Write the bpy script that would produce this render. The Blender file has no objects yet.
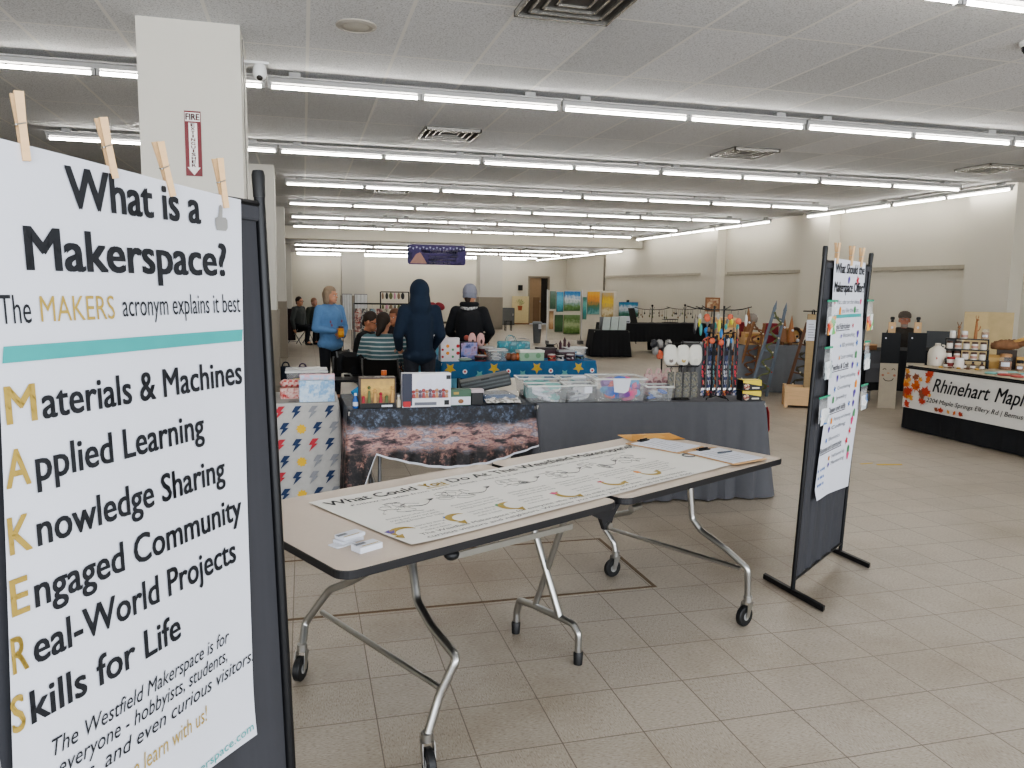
import bpy, bmesh, math, random
from math import sin, cos, pi, radians, sqrt, atan2
from mathutils import Vector, Matrix, Euler
random.seed(7)
SC = bpy.context.scene
COL = SC.collection
V = Vector

# ------------------------------------------------------------------ materials
def lin(c):
    if isinstance(c, str):
        c = c.lstrip('#'); c = [int(c[i:i+2], 16)/255 for i in (0, 2, 4)]
    else:
        return (c[0], c[1], c[2], 1)
    return tuple((x/12.92 if x <= .04045 else ((x+.055)/1.055)**2.4) for x in c) + (1,)

class NT:
    def __init__(s, name):
        s.m = bpy.data.materials.new(name); s.m.use_nodes = True
        s.t = s.m.node_tree; s.b = s.t.nodes['Principled BSDF']
    def n(s, kind, **kw):
        o = s.t.nodes.new(kind)
        for k, v in kw.items():
            if k.startswith('i_'):
                key = k[2:]; key = int(key) if key.isdigit() else key
                o.inputs[key].default_value = v
            else: setattr(o, k, v)
        return o
    def l(s, a, b): s.t.links.new(a, b)
    def math(s, op, a, b=None, c=None):
        o = s.n('ShaderNodeMath', operation=op)
        for i, x in enumerate((a, b, c)):
            if x is None: continue
            if isinstance(x, (int, float)): o.inputs[i].default_value = x
            else: s.l(x, o.inputs[i])
        return o.outputs[0]
    def mix(s, f, a, b):
        o = s.n('ShaderNodeMix', data_type='RGBA')
        for i, x in ((0, f), (6, a), (7, b)):
            if isinstance(x, (int, float)): o.inputs[i].default_value = x
            elif isinstance(x, tuple): o.inputs[i].default_value = x
            else: s.l(x, o.inputs[i])
        return o.outputs[2]
    def coords(s, kind='Object', scale=(1, 1, 1)):
        tc = s.n('ShaderNodeTexCoord'); mp = s.n('ShaderNodeMapping')
        mp.inputs['Scale'].default_value = scale
        s.l(tc.outputs[kind], mp.inputs[0]); return mp.outputs[0]
    def noise(s, vec, scale, detail=3, rough=.55):
        o = s.n('ShaderNodeTexNoise'); o.inputs['Scale'].default_value = scale
        o.inputs['Detail'].default_value = detail; o.inputs['Roughness'].default_value = rough
        s.l(vec, o.inputs['Vector']); return o.outputs[0]
    def ramp(s, f, stops, interp='LINEAR'):
        o = s.n('ShaderNodeValToRGB'); cr = o.color_ramp; cr.interpolation = interp
        while len(cr.elements) < len(stops): cr.elements.new(.5)
        for e, (p, c) in zip(cr.elements, stops): e.position = p; e.color = lin(c)
        s.l(f, o.inputs[0]); return o.outputs[0]
    def bump(s, h, strength=.3, dist=.01):
        o = s.n('ShaderNodeBump'); o.inputs['Strength'].default_value = strength
        o.inputs['Distance'].default_value = dist
        s.l(h, o.inputs['Height']); s.l(o.outputs[0], s.b.inputs['Normal'])

MC = {}
def mat(name, c, rough=.6, metal=0, var=.12, scale=12, bump=0, alpha=1, emit=0, trans=0, stretch=(1, 1, 1)):
    if name in MC: return MC[name]
    t = NT(name); c = lin(c)
    t.b.inputs['Roughness'].default_value = rough; t.b.inputs['Metallic'].default_value = metal
    vec = t.coords('Object', stretch); nz = t.noise(vec, scale)
    d = tuple(x*(1-var) for x in c[:3])+(1,); e = tuple(min(1, x*(1+var)) for x in c[:3])+(1,)
    t.l(t.mix(nz, d, e), t.b.inputs['Base Color'])
    if bump: t.bump(nz, bump)
    if alpha < 1: t.b.inputs['Alpha'].default_value = alpha
    if trans: t.b.inputs['Transmission Weight'].default_value = trans
    if emit:
        t.b.inputs['Emission Color'].default_value = c; t.b.inputs['Emission Strength'].default_value = emit
    MC[name] = t.m; return t.m

def grid_line(t, x, size, off, w):
    f = t.math('FRACT', t.math('DIVIDE', t.math('SUBTRACT', x, off), size))
    d = t.math('MINIMUM', f, t.math('SUBTRACT', 1, f))
    return t.math('LESS_THAN', d, w/size/2), t.math('FLOOR', t.math('DIVIDE', t.math('SUBTRACT', x, off), size))

def mat_ceiling():
    t = NT('acoustic_tile'); tc = t.n('ShaderNodeTexCoord'); sp = t.n('ShaderNodeSeparateXYZ')
    t.l(tc.outputs['Object'], sp.inputs[0])
    lx, ix = grid_line(t, sp.outputs[0], .61, .06, .024); ly, iy = grid_line(t, sp.outputs[1], 1.22, 5.95, .024)
    line = t.math('MAXIMUM', lx, ly)
    wn = t.n('ShaderNodeTexWhiteNoise', noise_dimensions='2D'); cb = t.n('ShaderNodeCombineXYZ')
    t.l(ix, cb.inputs[0]); t.l(iy, cb.inputs[1]); t.l(cb.outputs[0], wn.inputs['Vector'])
    n1 = t.noise(tc.outputs['Object'], 90, 4, .7)
    base = t.mix(wn.outputs['Value'], lin('#c9cbcd'), lin('#dcdddf'))
    pit = t.ramp(n1, [(.36, '#77757a'), (.5, '#ffffff')])
    mm = t.n('ShaderNodeMix', data_type='RGBA', blend_type='MULTIPLY'); mm.inputs[0].default_value = .55
    t.l(base, mm.inputs[6]); t.l(pit, mm.inputs[7])
    t.l(t.mix(line, mm.outputs[2], lin('#dddcd9')), t.b.inputs['Base Color'])
    t.b.inputs['Roughness'].default_value = .85
    t.bump(t.math('ADD', t.math('MULTIPLY', line, -1.5), n1), .35, .008)
    return t.m

def mat_floor():
    t = NT('vinyl_floor_tile'); tc = t.n('ShaderNodeTexCoord'); sp = t.n('ShaderNodeSeparateXYZ')
    t.l(tc.outputs['Object'], sp.inputs[0])
    lx, ix = grid_line(t, sp.outputs[0], .312, .862-.312*2, .0045); ly, iy = grid_line(t, sp.outputs[1], .312, 2.452-.312*2, .0045)
    line = t.math('MAXIMUM', lx, ly)
    wn = t.n('ShaderNodeTexWhiteNoise', noise_dimensions='2D'); cb = t.n('ShaderNodeCombineXYZ')
    t.l(ix, cb.inputs[0]); t.l(iy, cb.inputs[1]); t.l(cb.outputs[0], wn.inputs['Vector'])
    par = t.math('MODULO', t.math('ABSOLUTE', t.math('ADD', ix, iy)), 2)
    # flecks whose direction turns from tile to tile
    m1 = t.n('ShaderNodeMapping'); m1.inputs['Scale'].default_value = (210, 60, 1); t.l(tc.outputs['Object'], m1.inputs[0])
    m2 = t.n('ShaderNodeMapping'); m2.inputs['Scale'].default_value = (60, 210, 1); t.l(tc.outputs['Object'], m2.inputs[0])
    na = t.noise(m1.outputs[0], 1, 2); nb = t.noise(m2.outputs[0], 1, 2)
    nn = t.n('ShaderNodeMix'); t.l(par, nn.inputs[0]); t.l(na, nn.inputs[2]); t.l(nb, nn.inputs[3])
    fleck = t.ramp(nn.outputs[0], [(.28, '#857b6e'), (.44, '#a89f92'), (.6, '#aea598'), (.76, '#c3bbaf')])
    tone = t.mix(wn.outputs['Value'], (.95, .95, .95, 1), (1.03, 1.03, 1.02, 1))
    mm = t.n('ShaderNodeMix', data_type='RGBA', blend_type='MULTIPLY'); mm.inputs[0].default_value = 1
    t.l(fleck, mm.inputs[6]); t.l(tone, mm.inputs[7])
    big = t.noise(tc.outputs['Object'], .9, 5, .65)
    dirt = t.ramp(big, [(.3, '#cfc6b8'), (.55, '#ffffff')])
    m3 = t.n('ShaderNodeMix', data_type='RGBA', blend_type='MULTIPLY'); m3.inputs[0].default_value = .8
    t.l(mm.outputs[2], m3.inputs[6]); t.l(dirt, m3.inputs[7])
    # lines fade where the floor is far and worn
    lw = t.math('MULTIPLY', line, t.math('ADD', .5, t.math('MULTIPLY', big, .6)))
    t.l(t.mix(lw, m3.outputs[2], lin('#5a4e42')), t.b.inputs['Base Color'])
    t.l(t.math('ADD', .22, t.math('MULTIPLY', big, .35)), t.b.inputs['Roughness'])
    t.bump(t.math('MULTIPLY', line, -1), .2, .002)
    return t.m

def mat_wall(name, c1, c2):
    t = NT(name); vec = t.coords('Object'); n1 = t.noise(vec, .6, 4); n2 = t.noise(vec, 45, 3)
    t.l(t.mix(n1, lin(c1), lin(c2)), t.b.inputs['Base Color']); t.b.inputs['Roughness'].default_value = .6
    t.bump(n2, .12, .004); return t.m

def mat_stripes(name, c1, c2, period, duty=.5, axis=2, rough=.9, wob=.0):
    t = NT(name); tc = t.n('ShaderNodeTexCoord'); sp = t.n('ShaderNodeSeparateXYZ'); t.l(tc.outputs['Object'], sp.inputs[0])
    f = t.math('FRACT', t.math('DIVIDE', t.math('ADD', sp.outputs[axis], t.math('MULTIPLY', t.noise(tc.outputs['Object'], 6), wob)), period))
    t.l(t.mix(t.math('LESS_THAN', f, duty), lin(c1), lin(c2)), t.b.inputs['Base Color']); t.b.inputs['Roughness'].default_value = rough
    return t.m

def mat_blotch(name, stops, scale=8, rough=.7, stretch=(1, 1, 1), kind='noise', coords='Object', alpha=1):
    """Many-coloured printed pattern: stops = list of colours."""
    t = NT(name); vec = t.coords(coords, stretch)
    if kind == 'noise': f = t.noise(vec, scale, 4, .6); f = t.math('MULTIPLY_ADD', f, 2.2, -.6)
    else:
        vo = t.n('ShaderNodeTexVoronoi'); vo.inputs['Scale'].default_value = scale; t.l(vec, vo.inputs['Vector'])
        sx = t.n('ShaderNodeSeparateColor'); t.l(vo.outputs['Color'], sx.inputs[0]); f = sx.outputs[0]
    n = len(stops)
    t.l(t.ramp(f, [(i/n if i else 0, c) for i, c in enumerate(stops)], 'CONSTANT' if kind != 'noise' else 'LINEAR'), t.b.inputs['Base Color'])
    t.b.inputs['Roughness'].default_value = rough
    if alpha < 1: t.b.inputs['Alpha'].default_value = alpha
    return t.m

def mat_painting(name, stops, scale=5, amp=.8):
    t = NT(name); tc = t.n('ShaderNodeTexCoord'); sp = t.n('ShaderNodeSeparateXYZ'); t.l(tc.outputs['Generated'], sp.inputs[0])
    nz = t.noise(tc.outputs['Generated'], scale, 4, .65)
    f = t.math('ADD', sp.outputs[2], t.math('MULTIPLY', t.math('SUBTRACT', nz, .5), amp))
    n = len(stops)-1
    t.l(t.ramp(f, [(i/n, c) for i, c in enumerate(stops)]), t.b.inputs['Base Color']); t.b.inputs['Roughness'].default_value = .45
    return t.m

def mat_darkprint():
    """dark printed tablecloth: blue-black netting above, dusky pink and grey forms below"""
    t = NT('dark_printed_cloth'); tc = t.n('ShaderNodeTexCoord'); sp = t.n('ShaderNodeSeparateXYZ'); t.l(tc.outputs['Object'], sp.inputs[0])
    vec = tc.outputs['Object']
    mp = t.n('ShaderNodeMapping'); mp.inputs['Scale'].default_value = (5, 5, 14); t.l(vec, mp.inputs[0])
    n1 = t.noise(mp.outputs[0], 1, 7, .72)
    pink = t.ramp(n1, [(.28, '#131216'), (.40, '#3c3438'), (.46, '#8b6b6b'), (.5, '#c3998c'), (.54, '#6f6670'), (.6, '#a9a4ae'), (.66, '#c9a598'), (.74, '#3a3236'), (.84, '#b9bcc6')])
    n2 = t.noise(vec, 26, 6, .75)
    net = t.ramp(n2, [(.36, '#0f1116'), (.5, '#1c202a'), (.58, '#3a4354'), (.66, '#66748a'), (.74, '#20242e')])
    n3 = t.noise(vec, 15, 6, .75)
    black = t.ramp(n3, [(.40, '#0d0d10'), (.52, '#2a2628'), (.6, '#6f514b'), (.66, '#b08a7c'), (.74, '#3a3032')])
    wob = t.math('MULTIPLY', t.math('SUBTRACT', t.noise(vec, 4, 3), .5), .16)
    z = t.math('ADD', sp.outputs[2], wob)
    m1 = t.n('ShaderNodeMapRange', interpolation_type='SMOOTHSTEP'); t.l(z, m1.inputs[0]); m1.inputs[1].default_value = .60; m1.inputs[2].default_value = .66
    m2 = t.n('ShaderNodeMapRange', interpolation_type='SMOOTHSTEP'); t.l(z, m2.inputs[0]); m2.inputs[1].default_value = .42; m2.inputs[2].default_value = .50
    t.l(t.mix(m1.outputs[0], t.mix(m2.outputs[0], black, pink), net), t.b.inputs['Base Color'])
    t.b.inputs['Roughness'].default_value = .55
    return t.m

# ------------------------------------------------------------------ geometry
def frame_of(d):
    d = d.normalized(); a = V((0, 0, 1)) if abs(d.z) < .9 else V((1, 0, 0))
    x = d.cross(a).normalized(); return x, d.cross(x).normalized()

class MB:
    """collects shapes and links them as one mesh object"""
    def __init__(s): s.b = bmesh.new(); s.mi = 0
    def m(s, i): s.mi = i; return s
    def _f(s, vs):
        try: f = s.b.faces.new(vs); f.material_index = s.mi; return f
        except ValueError: return None
    def box(s, x0, x1, y0, y1, z0, z1, M=None):
        p = [V((x, y, z)) for z in (z0, z1) for y in (y0, y1) for x in (x0, x1)]
        if M: p = [M @ q for q in p]
        v = [s.b.verts.new(q) for q in p]
        for f in ((0, 2, 3, 1), (4, 5, 7, 6), (0, 1, 5, 4), (2, 6, 7, 3), (0, 4, 6, 2), (1, 3, 7, 5)): s._f([v[i] for i in f])
        return s
    def cyl(s, a, b, r0, r1=None, n=12, cap=True):
        a, b = V(a), V(b); r1 = r0 if r1 is None else r1; x, y = frame_of(b-a)
        ring = lambda c, r: [s.b.verts.new(c+(x*cos(2*pi*i/n)+y*sin(2*pi*i/n))*r) for i in range(n)]
        A, B = ring(a, r0), ring(b, r1)
        for i in range(n): s._f([A[i], A[(i+1) % n], B[(i+1) % n], B[i]])
        if cap: s._f(A[::-1]); s._f(B)
        return s
    def tube(s, pts, r, n=10, smooth=3, closed=False):
        P = [V(p) for p in pts]
        for _ in range(smooth):                          # corner cutting rounds the bends
            Q = [P[0]]
            for i in range(len(P)-1):
                Q += [P[i].lerp(P[i+1], .25), P[i].lerp(P[i+1], .75)]
            Q.append(P[-1]); P = Q
        rings = []; x = None
        for i, p in enumerate(P):
            d = (P[min(i+1, len(P)-1)]-P[max(i-1, 0)]).normalized()
            if x is None: x, y = frame_of(d)
            else:
                x = (x-d*x.dot(d)).normalized(); y = d.cross(x)
            rr = r(i/(len(P)-1)) if callable(r) else r
            rings.append([s.b.verts.new(p+(x*cos(2*pi*k/n)+y*sin(2*pi*k/n))*rr) for k in range(n)])
        for A, B in zip(rings, rings[1:]):
            for i in range(n): s._f([A[i], A[(i+1) % n], B[(i+1) % n], B[i]])
        s._f(rings[0][::-1]); s._f(rings[-1]); return s
    def lathe(s, prof, c=(0, 0, 0), n=20, M=None):
        c = V(c); rings = []
        for r, z in prof:
            rings.append([s.b.verts.new((M @ V((r*cos(2*pi*k/n), r*sin(2*pi*k/n), z)) if M else V((r*cos(2*pi*k/n), r*sin(2*pi*k/n), z)))+c) for k in range(n)])
        for A, B in zip(rings, rings[1:]):
            for i in range(n): s._f([A[i], A[(i+1) % n], B[(i+1) % n], B[i]])
        s._f(rings[0][::-1]); s._f(rings[-1]); return s
    def ell(s, c, r, n=12, M=None):
        r = (r, r, r) if isinstance(r, (int, float)) else r
        mm = Matrix.Translation(c) @ (M if M else Matrix()) @ Matrix.Diagonal((*r, 1))
        g = bmesh.ops.create_uvsphere(s.b, u_segments=n, v_segments=max(6, n*2//3), radius=1, matrix=mm)
        for v in g['verts']:
            for f in v.link_faces: f.material_index = s.mi
        return s
    def poly(s, pts, thick=None):
        v = [s.b.verts.new(p) for p in pts]; s._f(v)
        if thick:
            t = V(thick); w = [s.b.verts.new(V(p)+t) for p in pts]; s._f(w[::-1]); n = len(v)
            for i in range(n): s._f([v[(i+1) % n], v[i], w[i], w[(i+1) % n]])
        return s
    def grid(s, fn, nu, nv):
        g = [[s.b.verts.new(fn(i/nu, j/nv)) for i in range(nu+1)] for j in range(nv+1)]
        for j in range(nv):
            for i in range(nu): s._f([g[j][i], g[j][i+1], g[j+1][i+1], g[j+1][i]])
        return s
    def hull(s, a, r1, b, r2, sub=2):
        t = bmesh.new(); vs = []
        for c, r in ((a, r1), (b, r2)):
            vs += bmesh.ops.create_icosphere(t, subdivisions=sub, radius=r, matrix=Matrix.Translation(c))['verts']
        bmesh.ops.delete(t, geom=t.faces[:], context='FACES_ONLY')
        h = bmesh.ops.convex_hull(t, input=t.verts[:])
        bmesh.ops.delete(t, geom=list(set(h['geom_interior'])), context='VERTS')
        mp = {v: s.b.verts.new(v.co) for v in t.verts}
        for f in t.faces: s._f([mp[v] for v in f.verts])
        t.free(); return s
    def build(s, name, mats, parent=None, smooth=False, bevel=0, loc=None, rot=None, recalc=True):
        if recalc: bmesh.ops.recalc_face_normals(s.b, faces=s.b.faces)
        me = bpy.data.meshes.new(name); s.b.to_mesh(me); s.b.free()
        for m in (mats if isinstance(mats, (list, tuple)) else [mats]): me.materials.append(m)
        if smooth:
            me.polygons.foreach_set('use_smooth', [True]*len(me.polygons))
            try: me.set_sharp_from_angle(angle=radians(42))
            except Exception: pass
        o = bpy.data.objects.new(name, me); COL.objects.link(o)
        if parent: o.parent = parent
        if loc: o.location = loc
        if rot: o.rotation_euler = rot
        if bevel:
            b = o.modifiers.new('bevel', 'BEVEL'); b.width = bevel; b.segments = 2; b.limit_method = 'ANGLE'; b.angle_limit = radians(40)
        return o

def tag(o, label, cat, group=None, kind=None):
    o['label'] = label; o['category'] = cat
    if group: o['group'] = group
    if kind: o['kind'] = kind
    return o
def thing(name, label, cat, loc=(0, 0, 0), rz=0, group=None):
    o = bpy.data.objects.new(name, None); COL.objects.link(o); o.empty_display_size = .05
    o.location = loc; o.rotation_euler = (0, 0, rz)
    return tag(o, label, cat, group)
def struct(name, mb, m, **k):
    o = mb.build(name, m, **k); o['kind'] = 'structure'; return o
def dup(o, parent=None, loc=None, rz=None, label=None, group=None, mats=None):
    c = o.copy(); COL.objects.link(c)
    if parent: c.parent = parent
    if loc is not None: c.location = loc
    if rz is not None: c.rotation_euler = (o.rotation_euler.x, o.rotation_euler.y, rz)
    if label: c['label'] = label
    if group: c['group'] = group
    for ch in list(o.children): dup(ch, c)
    return c
def recolour(o, m):
    """give this object its own mesh copy and material"""
    o.data = o.data.copy(); o.data.materials.clear(); o.data.materials.append(m)
ORD = ['first', 'second', 'third', 'fourth', 'fifth', 'sixth', 'seventh', 'eighth', 'ninth', 'tenth', 'eleventh', 'twelfth', 'thirteenth', 'fourteenth', 'fifteenth', 'sixteenth', 'seventeenth', 'eighteenth', 'nineteenth', 'twentieth', 'twenty-first', 'twenty-second']

# ------------------------------------------------------------------ lettering
def glyphs(txt, bold=0, shear=0, spacing=1):
    c = bpy.data.curves.new('t', 'FONT'); c.body = txt; c.size = 1; c.offset = bold; c.shear = shear; c.resolution_u = 3
    c.space_character = spacing
    o = bpy.data.objects.new('t', c); COL.objects.link(o)
    dg = bpy.context.evaluated_depsgraph_get(); me = bpy.data.meshes.new_from_object(o.evaluated_get(dg))
    bpy.data.objects.remove(o); bpy.data.curves.remove(c); return me
_h = glyphs('H'); CAPH = max(v.co.y for v in _h.vertices); bpy.data.meshes.remove(_h)
def lettering(name, txt, m, parent, x0, x1, base, cap, fn, bold=.012, shear=0, cut=0, slope=0):
    """letters fitted between x0 and x1 on the baseline, fn(x, y) gives the surface point"""
    me = glyphs(txt, 0, shear); b = bmesh.new()
    for ox, oy in (((0, 0),) if bold < .004 else ((-bold, -bold*.5), (bold, -bold*.5), (-bold, bold*.5), (bold, bold*.5), (0, 0))):
        n0 = len(b.verts); b.from_mesh(me); b.verts.ensure_lookup_table()
        for v in b.verts[n0:]: v.co.x += ox; v.co.y += oy
    bpy.data.meshes.remove(me)
    lo = min(v.co.x for v in b.verts); hi = max(v.co.x for v in b.verts)
    sx = (x1-x0)/(hi-lo) if x1 is not None else cap/CAPH; sy = cap/CAPH
    for v in b.verts: v.co = V((x0+(v.co.x-lo)*sx, base+v.co.y*sy, 0))
    if cut:
        k = x0
        hi = max(v.co.x for v in b.verts)
        while k < hi:
            bmesh.ops.bisect_plane(b, geom=b.verts[:]+b.edges[:]+b.faces[:], plane_co=(k, 0, 0), plane_no=(1, 0, 0)); k += cut
    for v in b.verts: v.co = fn(v.co.x, v.co.y+slope*(v.co.x-x0))
    me = bpy.data.meshes.new(name); b.to_mesh(me); b.free(); me.materials.append(m)
    o = bpy.data.objects.new(name, me); COL.objects.link(o); o.parent = parent; return o

# ------------------------------------------------------------------ cloth
def cloth(name, L, D, z, hem, mats, parent=None, ripple=.012, freq=9, flare=.02, rc=.03, extra=None, K=9, seed=0, edge=0):
    rnd = random.Random(seed); ph = [rnd.uniform(0, 6) for _ in range(4)]
    P = []
    def line(a, b, n):
        a, b = V(a), V(b); k = max(2, int((b-a).length/.022))
        for i in range(k): P.append((a.lerp(b, i/k), V(n)))
    def corner(c, a0):
        for i in range(5):
            a = a0+pi/2*i/5; P.append((V((c[0]+rc*cos(a), c[1]+rc*sin(a))), V((cos(a), sin(a)))))
    line((rc, 0), (L-rc, 0), (0, -1)); corner((L-rc, rc), -pi/2)
    line((L, rc), (L, D-rc), (1, 0)); corner((L-rc, D-rc), 0)
    line((L-rc, D), (rc, D), (0, 1)); corner((rc, D-rc), pi/2)
    line((0, D-rc), (0, rc), (-1, 0)); corner((rc, rc), pi)
    m = MB(); b = m.b; rows = []; s = 0; S = []
    for i, (p, n) in enumerate(P):
        if i: s += (p-P[i-1][0]).length
        S.append(s)
    tot = s+.02; fr = round(freq*tot)
    for k in range(K+1):
        t = k/K; row = []
        for (p, n), s in zip(P, S):
            hz = hem(p.x, p.y, n)
            w = ripple*t*(sin(2*pi*fr*s/tot+ph[0])+.6*sin(2*pi*(fr*.37)*s/tot+ph[1]) + .3*sin(2*pi*2.3*fr*s/tot+ph[2]+2*t))
            out = .006*min(1, k*2)+flare*t+w+ripple*.6*t
            q = p+n*out; row.append(b.verts.new((q.x, q.y, z-(z-hz)*t-(0 if k else 0))))
        rows.append(row)
    n = len(P)
    for k, (A, B) in enumerate(zip(rows, rows[1:])):
        m.m(edge if k == K-1 else 0)
        for i in range(n): m._f([A[i], B[i], B[(i+1) % n], A[(i+1) % n]])
    m.m(0); m._f(rows[0])
    if extra: extra(m)
    return m.build(name, mats, parent, smooth=True)

def rrect(x0, x1, y0, y1, r, n=5):
    P = []
    for cx, cy, a0 in ((x1-r, y0+r, -pi/2), (x1-r, y1-r, 0), (x0+r, y1-r, pi/2), (x0+r, y0+r, pi)):
        for i in range(n+1):
            a = a0+pi/2*i/n; P.append((cx+r*cos(a), cy+r*sin(a)))
    return P

# common materials
M_black = mat('black_metal', '#17181b', .4, .3)
M_blackp = mat('black_plastic', '#141517', .5)
M_chrome = mat('chrome_tube', '#b5b5b3', .3, 1, .15, 6)
M_white = mat('white_paper', '#d3d6df', .7, var=.02)
M_ink = mat('black_ink', '#1d2026', .6)
M_gold = mat('gold_ink', '#a8904a', .55)
M_teal = mat('teal_ink', '#3f9d9c', .6)
M_wood = mat('pine_wood', '#d3b085', .6, var=.18, scale=9, stretch=(1, 1, 8))
M_brown = mat('brown_wood', '#8a6243', .65, var=.25, scale=8, stretch=(1, 1, 6))
M_kraft = mat('kraft_card', '#c09a5d', .75)
M_whitemetal = mat('white_enamel', '#dfe0e0', .35, var=.03)
M_clear = mat('clear_plastic', '#e6e9ea', .15, alpha=.12, var=.03)
M_red = mat('red_plastic', '#b3262b', .45)
M_navyc = mat('navy_fabric', '#2a3546', .9, bump=.1, scale=60)
M_blackcloth = mat('black_table_cloth', '#15171c', .85, scale=40, bump=.08)
M_skin = mat('skin', '#c89478', .55, var=.08, scale=20)
M_skin2 = mat('skin_warm', '#b67f62', .55, var=.08, scale=20)
M_eye = mat('eye_dark', '#221a16', .3)
M_lip = mat('lip', '#9c5a50', .5)
# ------------------------------------------------------------------ room
CZ, BZ = 3.264, 2.95
M_wall = mat_wall('cream_wall_paint', '#c9c4b6', '#d2cdc0'); M_colm = mat_wall('column_paint', '#c4c1b8', '#cbc8bf')
M_ceil = mat_ceiling(); M_floor = mat_floor()
XL, XR, YF, YB, YM = -7.0, 10.5, -3.6, 34.0, 23.3
struct('floor', MB().box(XL, 12.2, YF, YB, -.1, 0), M_floor)
struct('ceiling', MB().box(XL, XR, YF, YM+.3, CZ, CZ+.1), M_ceil)
struct('ceiling_back', MB().box(XL, 12.2, YM+.3, YB, BZ, BZ+.1), M_ceil)
struct('trim_1', MB().box(XL, XR-.02, YM, YM+.3, BZ-.04, CZ), M_wall)            # soffit beam across the hall
struct('wall_right', MB().box(XR, XR+.15, YF, 26.6, 0, CZ), M_wall)
struct('wall_right_back', MB().box(11.6, 11.75, 26.6, YB, 0, BZ).box(XR+.15, 11.75, 26.6, 26.7, 0, BZ), M_wall)
struct('wall_left', MB().box(XL-.15, XL, YF, YB, 0, CZ), M_wall)
# back wall with a doorway at X 9.82..10.76
struct('wall_back', MB().box(XL, 9.82, YB, YB+.15, 0, BZ).box(10.76, 12.2, YB, YB+.15, 0, BZ).box(9.82, 10.76, YB, YB+.15, 2.11, BZ), M_wall)
d = struct('door_1', MB().box(9.84, 10.74, YB+.06, YB+.11, .01, 2.09), mat('tan_door', '#9a8164', .6))
fr = MB(); fr.box(9.78, 9.86, YB-.03, YB+.16, 0, 2.15); fr.box(10.72, 10.8, YB-.03, YB+.16, 0, 2.15); fr.box(9.78, 10.8, YB-.03, YB+.16, 2.07, 2.15)
fr.build('door_frame', mat('grey_frame', '#8f8677', .6), d)
MB().box(10.05, 10.35, YB+.035, YB+.062, .02, 1.2).build('lower_panel', mat('brown_panel', '#7a6047', .6), d)
MB().box(10.42, 10.7, YB+.03, YB+.065, .02, 2.06).build('dark_opening', mat('dark_gap', '#2b2622', .9), d)
MB().box(10.36, 10.40, YB+.02, YB+.06, .98, 1.05).build('door_handle', M_chrome, d)
# storefront behind the camera: piers, sill and header round open bays
wf = MB(); wf.box(XL, XR, YF-.15, YF, 0, .35); wf.box(XL, XR, YF-.15, YF, 2.85, CZ)
for x in (XL, -3.5, 0, 3.5, 7, XR-.2): wf.box(x, x+.2, YF-.15, YF, .35, 2.85)
struct('wall_front', wf, M_wall)
# pilasters on the right wall, rails between them
for i, (a, b) in enumerate(((9.5, 10.35), (13.78, 14.66), (18.2, 19.0))):
    struct(f'trim_{i+2}', MB().box(10.25, XR, a, b, 0, CZ), M_wall)
M_rail = mat('wall_rail', '#a39c8c', .5)
for i, (a, b) in enumerate(((10.5, 13.6), (14.85, 18.0), (19.3, 26.4))):
    struct(f'trim_{i+5}', MB().box(XR-.05, XR, a, b, 2.02, 2.09), M_rail)
struct('trim_8', MB().box(XR-.05, XR, 4.0, 9.4, 2.02, 2.09), M_rail)
struct('trim_9', MB().cyl((XR-.03, 26.5, 0), (XR-.03, 26.5, 2.9), .035), mat('wall_pipe', '#6f685c', .6))
struct('baseboard_right', MB().box(XR-.015, XR, YF, 26.6, 0, .1), mat('dark_base', '#57524a', .6))
struct('baseboard_back', MB().box(XL, 9.78, YB-.015, YB, 0, .1), MC['dark_base'])
# free columns on the left, grey cladding at their feet
M_clad = mat('column_cladding', '#8d8579', .6, scale=3)
for i, y in enumerate((5.58, 11.7, 17.8)):
    struct(f'column_{i+1}', MB().box(-.99, -.368, y, y+.55, 0, CZ), M_colm)
    struct(f'trim_{10+i}', MB().box(-1.01, -.348, y-.02, y+.57, 0, 1.24), M_clad)
struct('column_4', MB().box(-.99, -.368, 27.5, 28.05, 0, BZ), M_colm)
for i, (a, b) in enumerate(((1.37, 2.2), (6.55, 7.43))):
    struct(f'column_{5+i}', MB().box(a, b, 29.4, 30.1, 0, BZ), M_colm)
    struct(f'trim_{14+i}', MB().box(a-.02, b+.02, 29.38, 30.12, 0, 1.24), M_clad)
# dark seams of a floor repair
M_seam = mat('floor_seam', '#6b5a47', .8, scale=30, var=.3)
struct('trim_16', MB().box(-2.2, 1.83, 3.725, 3.745, 0, .002), M_seam)
struct('trim_17', MB().box(1.81, 1.83, 3.745, 4.56, 0, .002), M_seam)
struct('trim_18', MB().box(-2.2, 1.83, 4.56, 4.575, 0, .002), M_seam)
# yellow tape scrap on the floor
sc = MB(); sc.poly([(5.18, 6.04, .002), (5.42, 6.0, .002), (5.45, 6.04, .002), (5.2, 6.09, .002)], (0, 0, .001)); sc.poly([(5.05, 6.1, .002), (5.2, 6.12, .002), (5.2, 6.14, .002), (5.05, 6.13, .002)], (0, 0, .001))
tag(sc.build('floor_tape', mat('yellow_tape', '#cdae3d', .6)), 'scrap of yellow tape stuck to the floor right of the tall narrow display', 'tape')

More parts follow.
